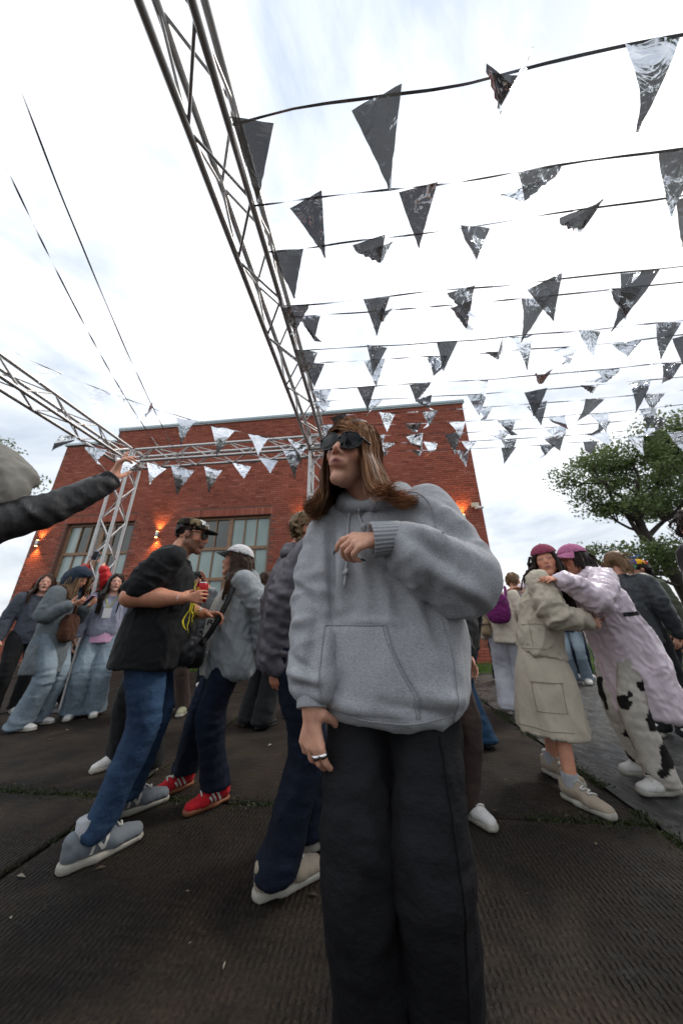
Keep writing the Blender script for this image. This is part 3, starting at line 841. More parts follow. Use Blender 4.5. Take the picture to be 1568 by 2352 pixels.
for i, f in enumerate(FS):
    A = Tc + ER * (HB + .02) - EF * (Tc @ EF - f - (Tc @ EF - site(0, f) @ EF) + (Tc @ EF - f)) * 0
    A = ER * (Tc @ ER + HB + .02) + EF * f + EZ * (3.655 + (.0 if i % 2 == 0 else -.05))
    B = ER * (Tr @ ER - HB - .02) + EF * (f + [-.10, .0, -.12, .05, -.08, .06, 0, .04, 0, .03, 0, .05, 0, 0][i]) + EZ * (3.70 if i != 4 else 3.62)
    bunting(f"{ORD[i]} foil bunting string from the viewer, running right from the overhead truss beam", A, B, [.10, .16, .14, .10, .16, .14, .16, .12, .14, .12, .18, .16, .2, .2][i], .68 if i < 6 else .60, 40 + i, (.85 if i < 4 else .6 if i < 7 else .42, .34), .58 if i > 1 else .3, size=1.05 if i < 4 else .95, start=[.12, .35, .14, .10, .2, .1, .14, .16, .12, .3, .1, .2, .3, .2][i])
# strings over the left bay
A1 = Tl - EF * 2.0 + ER * .14 + EZ * 4.02
bunting("white foil bunting sagging from the left truss beam to the middle tower", A1, Tc - EF * .35 - ER * .14 + EZ * 3.62, .20, .52, 71, (-.32, .12), .1, start=.35, size=1.2, group="foil bunting over the left bay")
bunting("white foil bunting hanging low in front of the cross beam", Tl - EF * 1.35 + ER * .14 + EZ * 3.45, Tc - EF * .20 - ER * .16 + EZ * 3.68, .52, .36, 72, (-.32, .16), .15, start=.2, size=1.15, group="foil bunting over the left bay")
bunting("long thin foil streamer rising steeply from the cross beam to the upper left", (-2.68, 4.38, 3.56), (-1.70, .22, 3.98), .16, .62, 73, (.5, .5), .8, start=.2, size=.9, group="foil bunting over the left bay", skip=(3, 4, 5, 6))
bunting("second thin foil streamer beside the long one on the left", (-2.80, 4.36, 3.52), (-1.92, .22, 3.90), .26, .9, 74, (.5, .5), .8, start=.9, size=.8, group="foil bunting over the left bay", skip=(2, 3, 4))

# ------------------------------------------------------------------ trees
def make_tree(name, label, base, seed, trunk, limbs, leaf=.15, nper=120, clump=.80, group="trees around the yard"):
    r_ = np.random.RandomState(seed); base = np.array(base, float)
    T = tag(empty(name, base), label, "tree", group)
    tb = MB(); tp = spline(np.array(trunk, float), 14); tb.tube(tp, np.linspace(.30, .12, 14), 10)
    tips = []
    def grow(p, d, L, r, lvl):
        d = unit(d); n = 7; pts = [p]; q = p.copy(); dd = d.copy()
        for _ in range(n - 1):
            dd = unit(dd + r_.normal(size=3) * .16 + np.array([0, 0, .05])); q = q + dd * L / (n - 1); pts.append(q)
        pts = np.array(pts); tb.tube(pts, np.linspace(r, r * .45, n), 7 if lvl < 2 else 5)
        if lvl >= 2:
            tips.append(pts[-1]); tips.append(pts[4] + r_.normal(size=3) * .15); return
        m = 4 if lvl == 0 else 3
        for k in range(m):
            i = r_.randint(2, n); s_ = unit(np.cross(dd, r_.normal(size=3)))
            grow(pts[i], dd * .55 + s_ * r_.uniform(.5, .95), L * r_.uniform(.42, .66), r * .5, lvl + 1)
        tips.append(pts[-1])
    for (t, d, L, r) in limbs:
        i = min(13, int(t * 13)); grow(tp[i], np.array(d, float), L, r, 0)
    tb.build("trunk", M["bark"], T, True)
    C = np.array(tips); P = []
    for c in C:
        if r_.uniform() < .08: continue
        s_ = clump * r_.uniform(.6, 1.25); k = int(nper * r_.uniform(.5, 1.3))
        g = r_.normal(size=(k, 3)); g /= np.linalg.norm(g, axis=1)[:, None]; g *= (r_.uniform(0, 1, k) ** .45)[:, None]
        P.append(c + g * np.array([s_, s_, s_ * .55]))
    P = np.vstack(P); n = len(P)
    a = unit_rows(r_.normal(size=(n, 3))); b = unit_rows(np.cross(a, r_.normal(size=(n, 3)))); sz = leaf * r_.uniform(.55, 1.25, n)[:, None]
    V = np.stack([P - a * sz * .5, P + b * sz * .28, P + a * sz * .5, P - b * sz * .28], 1).reshape(-1, 3)
    me = np_mesh("crown", V, np.arange(4 * n).reshape(n, 4), False)
    tone = np.clip(.5 + .35 * pn(P * .9, seed) + r_.normal(size=n) * .16, 0, 1); set_val(me, "hv", np.repeat(tone, 4))
    link_mesh("crown", me, M["leaves"], T)
    return T
def unit_rows(v): return v / (np.linalg.norm(v, axis=1)[:, None] + 1e-9)
t_r = make_tree("broadleaf_tree", "spreading green tree right of the building with dark crooked limbs", (14.3, 12.6, 0), 4,
    [(0, 0, 0), (-.1, .1, 2.0), (-.5, 0, 3.4), (-.75, .2, 4.8), (-.6, .2, 6.4)],
    [(.45, (-1, 0, .35), 2.6, .13), (.6, (-.95, .2, .75), 2.7, .13), (.7, (.9, .3, .5), 2.6, .13), (.8, (-.6, -.4, .8), 2.6, .12), (.85, (.5, -.5, .9), 2.6, .12), (.95, (-.2, .3, 1), 2.6, .11), (.99, (.3, 0, 1), 2.4, .10), (.35, (-1, -.3, .05), 2.5, .07)])
def dup_tree(src, loc, rz, s_, label):
    o = src.copy(); col.objects.link(o); o.location = loc; o.rotation_euler = (0, 0, rz); o.scale = (s_,) * 3; o["label"] = label
    for c in src.children:
        k = c.copy(); col.objects.link(k); k.parent = o
    return o
dup_tree(t_r, (18.5, 14.5, 0), 2.1, 1.15, "taller green tree behind the spreading one at the right edge")
dup_tree(t_r, (-17.5, 12.5, 0), 1.0, 1.0, "green tree beyond the far left end of the brick building")
for k, (x, y, rz, s_) in enumerate([(-16, -16, .4, 1.3), (-7, -19, 2.0, 1.35), (2, -18, 4.0, 1.3), (11, -17, 5.2, 1.4), (19, -12, 1.3, 1.35), (22, -2, 3.3, 1.3)]):  # unseen trees added for the foil to reflect and to dim the frontal light
    dup_tree(t_r, (x, y, 0), rz, s_, ["unseen green tree added behind the viewer at the far left", "unseen green tree added behind the viewer left of the middle", "unseen green tree added straight behind the viewer", "unseen green tree added behind the viewer right of the middle", "unseen green tree added behind the viewer at the far right", "unseen green tree added at the right beyond the frame"][k])
# ------------------------------------------------------------------ people: skeleton, body, clothes
def rotm(ax, a): return np.array(Matrix.Rotation(a, 3, ax))
def ik(a, b, l1, l2, pole):
    a, b = np.array(a, float), np.array(b, float); d = b - a; L = np.linalg.norm(d); Lc = min(L, (l1 + l2) * .995)
    if L > Lc: b = a + d / L * Lc
    ax = d / (L + 1e-9); x = (l1 ** 2 - l2 ** 2 + Lc ** 2) / (2 * Lc); hh = math.sqrt(max(l1 ** 2 - x ** 2, 0))
    p = np.array(pole, float); p = unit(p - ax * (p @ ax))
    return a + ax * x + p * hh, b

class Person:
    def __init__(s, label, base, face, h, group="people in the crowd", hip=(0, 0, 0), lean=(0, 0), twist=0, head=(0, 0, 0), headoff=(0, 0, 0), feet=None,
                 wr=None, pole=None, armscale=1.0, knee=None, sh=0.0, shw=.175, hk=1.03):
        s.base = np.array([base[0], base[1], 0.0]); s.k = k = h / 1.70; s.hk = k * hk; s.h = h; a = R(face)
        s.B = np.array([[math.cos(a), math.sin(a), 0], [-math.sin(a), math.cos(a), 0], [0, 0, 1]])   # columns: right, forward, up
        s.e = tag(empty("person", tuple(s.base)), label, "person", group)
        L = s.L
        s.pel = L(hip[0], hip[1], .93 * k + hip[2])
        s.cc = L(hip[0] + lean[0], hip[1] + lean[1], 1.385 * k + sh)
        Bt = s.B @ rotm('Z', -R(twist)); s.Bt = Bt
        s.sh = {1: s.cc + Bt[:, 0] * shw * k, -1: s.cc - Bt[:, 0] * shw * k}
        s.nb = s.cc + EZ * .035 * k
        ho = np.array(headoff) * k
        s.hc = s.nb + s.B @ np.array([0, .03 * k, .165 * k]) + s.B @ ho
        s.RH = s.B @ rotm('Z', -R(head[0])) @ rotm('X', R(head[1])) @ rotm('Y', R(head[2]))
        feet = feet or ((.10, 0, 8), (-.10, 0, -8))
        s.an, s.kn, s.hp, s.fd = {}, {}, {}, {}
        for sd, f in zip((1, -1), feet):
            s.an[sd] = L(f[0], f[1] - .0, .085 * k + (f[3] if len(f) > 3 else 0)); s.hp[sd] = s.pel + s.B[:, 0] * sd * .095 * k - EZ * .03 * k
            kp = s.B[:, 1] if knee is None else s.B @ np.array(knee[0 if sd == 1 else 1], float)
            s.kn[sd], _ = ik(s.hp[sd], s.an[sd], .43 * k, .42 * k, kp)
            s.fd[sd] = s.B @ np.array([math.sin(R(f[2])), math.cos(R(f[2])), 0])
        s.el, s.wr = {}, {}
        for sd in (1, -1):
            w_ = (wr or {}).get(sd)
            if w_ is None: w_ = s.sh[sd] + s.B @ np.array([.09 * sd, .05, -.52]) * k
            p_ = (pole or {}).get(sd, s.B @ np.array([.5 * sd, -1, -.1]))
            as_ = armscale.get(sd, 1.0) if isinstance(armscale, dict) else armscale
            s.el[sd], s.wr[sd] = ik(s.sh[sd], w_, .285 * k * as_, .255 * k * as_, p_)
    def L(s, x, y, z): return s.base + s.B @ np.array([x, y, z], float)
    def H(s, p): return s.hc + s.RH @ (np.array(p, float) * s.hk)
    def put(s, name, V, Q, mat, parent=None, smooth=True):
        me = np_mesh(name, V - s.base, Q, smooth); return link_mesh(name, me, mat, parent or s.e)
    def field(s, vox, pad=.25):
        P = np.array([s.pel, s.cc, s.hc] + list(s.an.values()) + list(s.kn.values()) + list(s.el.values()) + list(s.wr.values()) + list(s.sh.values()))
        lo, hi = P.min(0) - pad, P.max(0) + pad; lo[2] = max(lo[2], -.02)
        return Fld(lo, hi, vox)

FINGERS = ((.031, .094, .078), (.011, .098, .086), (-.010, .095, .080), (-.029, .086, .063))
def hand_points(P, sd, d, n, curl, thumb, sc=1.0, spread=.06):
    """returns finger polylines; d along the hand, n out of the palm"""
    d = unit(d); n = unit(np.asarray(n, float) - d * (np.asarray(n, float) @ d)); t = np.cross(d, n) * sd
    w = P.wr[sd]; q = P.k * sc; out = []
    for i, (x, y, L) in enumerate(FINGERS):
        p = w + (t * x + d * y) * q; pts = [p]; c = curl[i] if hasattr(curl, '__len__') else curl
        a = 0; dd = unit(d + t * (1.5 - i) * spread)
        for seg, (fr, ca) in enumerate(((.44, .85), (.31, 1.1), (.25, .7))):
            a += c * ca; v = dd * math.cos(a) + n * math.sin(a); p = p + v * L * fr * q; pts.append(p)
        out.append(pts)
    b = w + (d * .025 + t * .028 + n * .008) * q; td = unit(d * (.75 - .3 * thumb) + t * (.75 - .55 * thumb) + n * (.25 + .9 * thumb))
    p1 = b + td * .044 * q; p2 = p1 + unit(td + d * .45 + n * .2 * thumb - t * .4 * thumb) * .036 * q
    return out, [b, p1, p2], d, n, t

def add_hand(F, P, sd, d, n, curl, thumb=.3, sc=1.0, spread=.06):
    fs, th, d, n, t = hand_points(P, sd, d, n, curl, thumb, sc, spread); q = P.k * sc; w = P.wr[sd]
    F.cap(w - d * .03 * q, w + d * .02 * q, .026 * q, .028 * q, .01, n, .75)
    for f in fs:
        F.cap(w + d * .015 * q, f[0], .016 * q, .0108 * q, .010)
        F.chain(f, [.0098 * q, .0088 * q, .0080 * q, .0066 * q], .002)
    F.cap(w + d * .02 * q, th[0], .02 * q, .015 * q, .012); F.chain(th, [.0145 * q, .011 * q, .009 * q], .004)
    return fs, th

SKIN = np.array(rgb((205, 150, 122))); 
def body(P, vox=.008, hands=None, skin=SKIN, male=False, lips=(.40, .17, .145), brow=(.05, .03, .02), stubble=None, armr=(.048, .040, .040, .029), legr=None, nose=1.0, smile=0.0, jaw=1.0, slim=1.0, ear=True, eyes=True, neck=.052, hide=False):
    F = P.field(vox, .22); k = P.hk; H = P.H; RH = P.RH
    u = lambda *v: np.array(v) * k
    F.ell(H((0, -.014, .036)), u(.074, .094, .082), RH, .02)
    F.ell(H((0, .026, -.020)), u(.060 * slim, .064, .092), RH, .02)
    for sx in (-1, 1):
        F.cap(H((sx * .050 * jaw, .0, -.055)), H((0, .064, -.100)), .020 * k * jaw, .018 * k, .016)
        F.ell(H((sx * .036 * slim, .058, -.018)), u(.024, .022, .026), RH, .014)
        F.cap(H((sx * .012, .083, .026)), H((sx * .044, .066, .024)), .011 * k, .009 * k, .010)
        if ear: F.ell(H((sx * .076, -.006, -.002)), u(.010, .019, .031), RH, .004)
        F.ell(H((sx * .031, .098, .008)), u(.017, .012, .011), RH, .008, cut=True)
        F.ell(H((sx * .031, .075, .007)), u(.013, .0125, .0125), RH, .003)
        F.ell(H((sx * .011, .094, -.030)), u(.009, .011, .008), RH, .006)
    F.ell(H((0, .068, -.098)), u(.019 * slim, .016, .015), RH, .014)
    F.cap(H((0, .086, .014)), H((0, .108 * (.85 + .15 * nose), -.022)), .0075 * k, .0105 * k, .008)
    F.ell(H((0, .080, -.055)), u(.030, .018, .020), RH, .012)
    F.cap(H((-.021, .087, -.053 + .006 * smile)), H((0, .096, -.0515)), .0048 * k, .0072 * k, .004); F.cap(H((.021, .087, -.053 + .006 * smile)), H((0, .096, -.0515)), .0048 * k, .0072 * k, .004)
    F.cap(H((-.018, .086, -.065 + .005 * smile)), H((.018, .086, -.065 + .005 * smile)), .0056 * k, .0056 * k, .004); F.ell(H((0, .0925, -.0660)), u(.013, .0075, .0072), RH, .004)
    F.cap(H((0, -.022, -.045)), P.nb + P.B @ np.array([0, -.01, -.02]) * P.k, neck * P.k, (neck + .006) * P.k, .02)
    # trunk and limbs under the clothes
    k = P.k
    F.cap(P.pel + EZ * .12, P.cc, .05 * k, .07 * k, .03, P.B[:, 0], 1.2)
    for sd in (1, -1):
        F.cap(P.nb - EZ * .03, P.sh[sd] - EZ * .03, .045 * k, .05 * k, .03)
        F.chain([P.sh[sd] - EZ * .02, (P.sh[sd] + P.el[sd]) / 2, P.el[sd], (P.el[sd] * .45 + P.wr[sd] * .55), P.wr[sd]], [armr[0] * k, (armr[0] + armr[1]) / 2 * k * 1.02, armr[1] * k, armr[2] * k, armr[3] * k], .015)
        lr = legr or (.055, .04, .045, .034)
        if legr is not None: F.cap(P.pel + EZ * .12, P.hp[sd], .05 * k, lr[0] * k, .02)
        if legr is not None: F.chain([P.hp[sd], P.kn[sd], P.kn[sd] * .62 + P.an[sd] * .38 - P.B[:, 1] * .012, P.an[sd]], [lr[0] * k, lr[1] * k, lr[2] * k, lr[3] * k], .02)
        hs = (hands or {}).get(sd)
        fa = unit(P.wr[sd] - P.el[sd])
        if hs is None: hs = dict(d=fa, n=-P.B[:, 0] * sd, curl=.45)
        if hs != 'none': add_hand(F, P, sd, hs.get('d', fa), hs['n'], hs['curl'], hs.get('thumb', .3), hs.get('sc', 1.0), hs.get('spread', .06))
    V, Q = F.mesh(); V = relax(V, Q, 1, .35)
    q = (V - P.hc) @ RH / P.hk                               # head coordinates
    C = np.tile(skin, (len(V), 1))
    C *= (1 + .10 * pn(V * 14))[:, None]
    hd = np.linalg.norm(q - np.array([0, 0, 0]), axis=1) < .16
    ax = np.abs(q[:, 0])
    def paint(m, c, a=1.0): C[m] = C[m] * (1 - a) + np.array(c) * a
    fr = hd & (q[:, 1] > .03)
    paint(fr & (np.hypot((ax - .040) / .022, (q[:, 2] + .022) / .022) < 1), skin * np.array([1.05, .78, .74]), .5)
    paint(fr & (np.abs(q[:, 0]) < .014) & (q[:, 2] < -.012) & (q[:, 2] > -.038) & (q[:, 1] > .09), skin * np.array([1.0, .78, .72]), .5)
    if stubble is not None:
        m = hd & (q[:, 1] > -.025) & (q[:, 2] < -.030 - .25 * np.maximum(.02 - q[:, 1], 0) + .0) & (q[:, 2] > -.135) & ~((ax < .02) & (q[:, 2] > -.038))
        m |= hd & (q[:, 1] > -.02) & (q[:, 1] < .03) & (ax > .055) & (q[:, 2] < .02)
        g = .62 + .30 * np.clip(pn(V * 130), -1, 1); C[m] = C[m] * (1 - g[m])[:, None] + np.array(stubble) * g[m][:, None]
    fine = vox < .0073
    sm = lambda x, w: np.clip(1 - x / w, 0, 1)
    def soft(wgt, c, a=1.0):
        g_ = (np.clip(wgt, 0, 1) * a * fr)[:, None]; C[:] = C * (1 - g_) + np.array(c) * g_
    soft(1.6 * sm(np.hypot(ax / .029, (q[:, 2] + .0590) / .0165), 1.0) * (q[:, 1] > .074), lips, .92)
    soft(1.5 * sm(np.hypot(ax / .021, (q[:, 2] + .0585 - .007 * smile * (ax / .02) ** 2) / (.0030 if fine else .0042)), 1.0) * (q[:, 1] > .076), (.06, .02, .016), .9 if fine else .5)
    soft(1.5 * sm(np.hypot((ax - .0085) / .005, (q[:, 2] + .0345) / .004), 1.0) * (q[:, 1] > .085), (.07, .03, .022), .8 if fine else .3)
    if eyes:
        soft(1.6 * sm(np.hypot((ax - .031) / .0175, (q[:, 2] - .0065) / .0072), 1.0), (.045, .028, .022), .85)
        soft(sm(np.hypot((ax - .031) / .026, (q[:, 2] - .010) / .016), 1.0), skin * .55, .5)
    soft(1.4 * sm(np.hypot((ax - .031) / .022, (q[:, 2] - (.030 + .005 * np.cos((ax - .031) * 60))) / .0055), 1.0), brow, .75)
    me = np_mesh("body", V - P.base, Q); set_col(me, "Col", C)
    P.bodyV = V
    return link_mesh("body", me, M["skin"], P.e)

# ---- clothes
def sleeve_path(P, sd, over=0.0, bend=.34, n=14):
    a, b, c = P.sh[sd], P.el[sd], P.wr[sd]; c = c + unit(c - b) * over
    p = [a, a + (b - a) * .5, a + (b - a) * (1 - bend), b + (c - b) * bend * .9, b + (c - b) * .62, c]
    p[2] = p[2]; mid = b * .72 + (p[2] + p[3]) / 2 * .28
    return spline([a, a + (b - a) * .45, a + (b - a) * (1 - bend * .55), mid, b + (c - b) * bend * .6, b + (c - b) * .6, c], n)

def near_path(V, path):
    """distance and arc position of every vertex to a polyline"""
    best = np.full(len(V), 9.0); pos = np.zeros(len(V)); s_ = 0
    for i in range(len(path) - 1):
        a, d = path[i], path[i + 1] - path[i]; L = np.linalg.norm(d); t = np.clip(((V - a) @ d) / L ** 2, 0, 1)
        r = np.linalg.norm(V - a - t[:, None] * d, axis=1); m = r < best; best[m] = r[m]; pos[m] = s_ + t[m] * L; s_ += L
    return best, pos, s_

def top(P, name, mat, hem=.78, prof=None, sleeves=(.062, .058, .055, .050, .040), over=0.0, vox=.009, fold=1.0, neck=.065, seed=1, short=None, hood=None, k_sh=.045, cutz=True, shr=.058, armfold=1.0, front=0.0, sides=(1, -1), collar=True, sleeve_r=None, drape=1.0, parent=None, hook=None, micro=1.45, puff=.94):
    """profile: list of (height, half width, half depth, forward offset)"""
    k = P.k; prof = prof or [(.78, .17, .12, 0), (.95, .17, .125, .01), (1.12, .165, .12, .01), (1.27, .175, .115, .0), (1.37, .15, .09, -.01)]
    F = P.field(vox, .30)
    pts, hw, hd = [], [], []
    for z, a, b, y in prof:
        t = (z - .93) / (1.385 - .93); c = P.pel + (P.cc - P.pel) * t if t > 0 else P.pel + EZ * (z - .93) * k + P.B[:, 1] * 0
        pts.append(c + P.B[:, 1] * y * k); hw.append(a * k * puff); hd.append(b * k * puff)
    F.loft(pts, hw, hd, (P.B[:, 0] + P.Bt[:, 0]) / 2, .03, 26, 2.3)
    paths = {}
    for sd in (1, -1):
        F.cap(P.nb - EZ * .045 * k - P.B[:, 1] * .005, P.sh[sd] - EZ * .012 * k, .058 * k, shr * k * puff, k_sh)
        if sd not in sides: continue
        sp = sleeve_path(P, sd, over)
        if short: sp = spline(sp[:max(3, int(len(sp) * short))], 10)
        paths[sd] = sp; sr = (sleeve_r or {}).get(sd, sleeves)
        r_ = spline(np.array(sr) * k * puff, len(sp))[:, 0]
        for i in range(len(sp) - 1): F.cap(sp[i], sp[i + 1], r_[i], r_[i + 1], .03 if i < 5 else .012)
        if short:
            F.below(sp[-1], np.array([0, 0, 0.0])) if False else None
    if collar:
        c0 = P.nb + P.B[:, 1] * .012 * k - EZ * .005
        a = np.linspace(0, 2 * math.pi, 17)
        ring = [c0 + (P.B[:, 0] * math.cos(t) * neck + P.B[:, 1] * math.sin(t) * (neck * .95) - EZ * (.022 * math.sin(t) + .0)) * k for t in a]
        F.chain(ring, [.013 * k] * 17, .012)
    if hood is not None:                                         # hood lying on the back and around the neck
        c0 = P.nb
        a = np.linspace(-.46 * math.pi, 1.46 * math.pi, 21)
        ring = [c0 + (P.B[:, 0] * math.cos(t + math.pi) * .088 + P.B[:, 1] * (-math.sin(t) * .085 + .012) + EZ * (.030 + .020 * math.sin(t) - .035 * max(0, -math.sin(t)))) * k * hood for t in a]
        F.chain(ring, [.013 * k, .022 * k, .030 * k, .037 * k, .040 * k, .037 * k, .030 * k, .022 * k, .013 * k], .02, n=21)
        F.ell(c0 + P.B @ np.array([0, -.105, -.03]) * k, np.array([.10, .05, .075]) * k * hood, P.B, .03)
    hz = hem * k
    F.below((0, 0, hz), (0, 0, 1.0)) if cutz else None
    V, Q = F.mesh(); V = relax(V, Q, 1, .4); N = normals(V, Q)
    d = drape * fold * (.011 * ridge(V * np.array([5.5, 5.5, 1.8]) + .35 * pn(V * 4, seed)[:, None] + seed) + .004 * pn(V * np.array([13, 13, 6]) + seed)) 
    for sd, sp in paths.items():
        dist, pos, L = near_path(V, sp); m = dist < .13 * k
        ce = L * .5; g = np.exp(-((pos - ce) / .10) ** 2) + .8 * np.exp(-((pos - L) / .09) ** 2)
        w_ = np.clip((.12 - dist) / .03, 0, 1) * np.clip(pos / .08, 0, 1)
        ax_ = unit(sp[-1] - sp[0]); el_ = P.el[sd]
        base_ = V * 8 + np.outer(pos * 9 + .5 * pn(V * 7, seed), ax_)
        wr_ = ridge(base_ + seed, seed + 3) * .75 + .5 * pn(V * 19 + np.outer(pos * 14, ax_), seed)
        d = d * (1 - .55 * w_) + w_ * armfold * fold * (.0052 * g + .0024) * wr_
    d = d + fold * micro * .0022 * ridge(V * np.array([21, 21, 15]) + seed * 3 + .5 * pn(V * 9)[:, None])
    if hook is not None: d = d + hook(V, N)
    V = V + N * d[:, None]
    P.topV, P.topQ = V, Q
    me = np_mesh(name, V - P.base, Q)
    o = link_mesh(name, me, mat, parent or P.e); P.paths = paths
    return o

def pants(P, name, mat, r=(.100, .092, .072, .070, .075), hem=.05, vox=.009, fold=1.0, waist=(.138, .098), seed=2, pool=0.0, top_z=1.0, wear=True, puff=.94):
    k = P.k; F = P.field(vox, .26)
    F.loft([P.pel - EZ * .13 * k, P.pel - EZ * .04 * k, P.pel + EZ * .05 * k, P.pel + EZ * (top_z - .93) * k], np.array([.145, waist[0] + .015, waist[0] + .008, waist[0]]) * k * puff, np.array([.102, waist[1] + .01, waist[1] + .005, waist[1]]) * k * puff, P.B[:, 0], .02)
    legs = {}
    for sd in (1, -1):
        a, b, c = P.hp[sd], P.kn[sd], P.an[sd] - EZ * .05
        sp = spline([a, a + (b - a) * .5, b * .9 + (a + c) / 2 * .1, b + (c - b) * .5, c], 14); legs[sd] = sp
        rr = spline(np.array(r) * k * puff, 14)[:, 0]
        for i in range(13): F.cap(sp[i], sp[i + 1], rr[i], rr[i + 1], .022 if i < 3 else .01)
    F.below((0, 0, hem), (0, 0, 1.0))
    V, Q = F.mesh(); V = relax(V, Q, 1, .4); N = normals(V, Q)
    d = fold * (.006 * ridge(V * np.array([9, 9, 3.0]) + seed) + .003 * pn(V * np.array([20, 20, 9]) + seed)); wear_ = np.zeros(len(V))
    for sd, sp in legs.items():
        dist, pos, L = near_path(V, sp); g = .8 * np.exp(-((pos - L * .5) / .10) ** 2) + 1.3 * np.exp(-((pos - L) / .11) ** 2) + .8 * np.exp(-(pos / .08) ** 2) + .12
        w_ = np.clip((.17 - dist) / .05, 0, 1)
        x = pn(np.stack([pos * 24 + 1.2 * pn(V * 6, seed), V[:, 0] * 4 + V[:, 1] * 4, V[:, 2] * 0 + sd], 1), seed + 5)
        x = .6 * ridge(np.stack([pos * 11 + 1.0 * pn(V * 6, seed), V[:, 0] * 6 + V[:, 1] * 5, V[:, 2] * 4 + sd], 1), seed + 5) + .5 * x
        d = d + fold * w_ * .0075 * g * x
        d = d + fold * w_ * .0011 * ridge(V * np.array([24, 24, 17]) + seed)
        fwd = np.clip(N @ P.B[:, 1], 0, 1); wear_ = np.maximum(wear_, w_ * fwd * np.exp(-((pos - L * .34) / .2) ** 2) * .8 + w_ * np.clip(x, 0, 1) * g * .25)
    V = V + N * d[:, None]
    me = np_mesh(name, V - P.base, Q)
    if wear: set_val(me, "wear", np.clip(wear_, 0, 1))
    P.legs = legs; P.pantV, P.pantQ = V, Q
    return link_mesh(name, me, mat, P.e)

def skirt(P, name, mat, zs, hw, hd, vox=.011, fold=1.0, seed=5, off=None):
    k = P.k; F = P.field(vox, .3); mid = (P.an[1] + P.an[-1]) / 2
    pts = []
    for i, z in enumerate(zs):
        t = np.clip((.93 - z) / .8, 0, 1); c = P.pel * (1 - t) + np.array([mid[0], mid[1], 0]) * t; c = np.array([c[0], c[1], z * k]); pts.append(c + (P.B[:, 1] * off[i] * k if off else 0))
    F.loft(pts[::-1], (np.array(hw) * k)[::-1], (np.array(hd) * k)[::-1], P.B[:, 0], .01, 20, 2.2)
    V, Q = F.mesh(); V = relax(V, Q, 1, .4); N = normals(V, Q); low = np.clip((zs[0] * k - V[:, 2]) / .4, .15, 1)
    d = fold * low * (.016 * ridge(V * np.array([7, 7, 1.6]) + seed) + .006 * pn(V * np.array([14, 14, 8]) + seed))
    V = V + N * (d * (np.abs(N[:, 2]) < .8))[:, None]
    P.skV, P.skQ = V, Q
    return P.put(name, V, Q, mat)

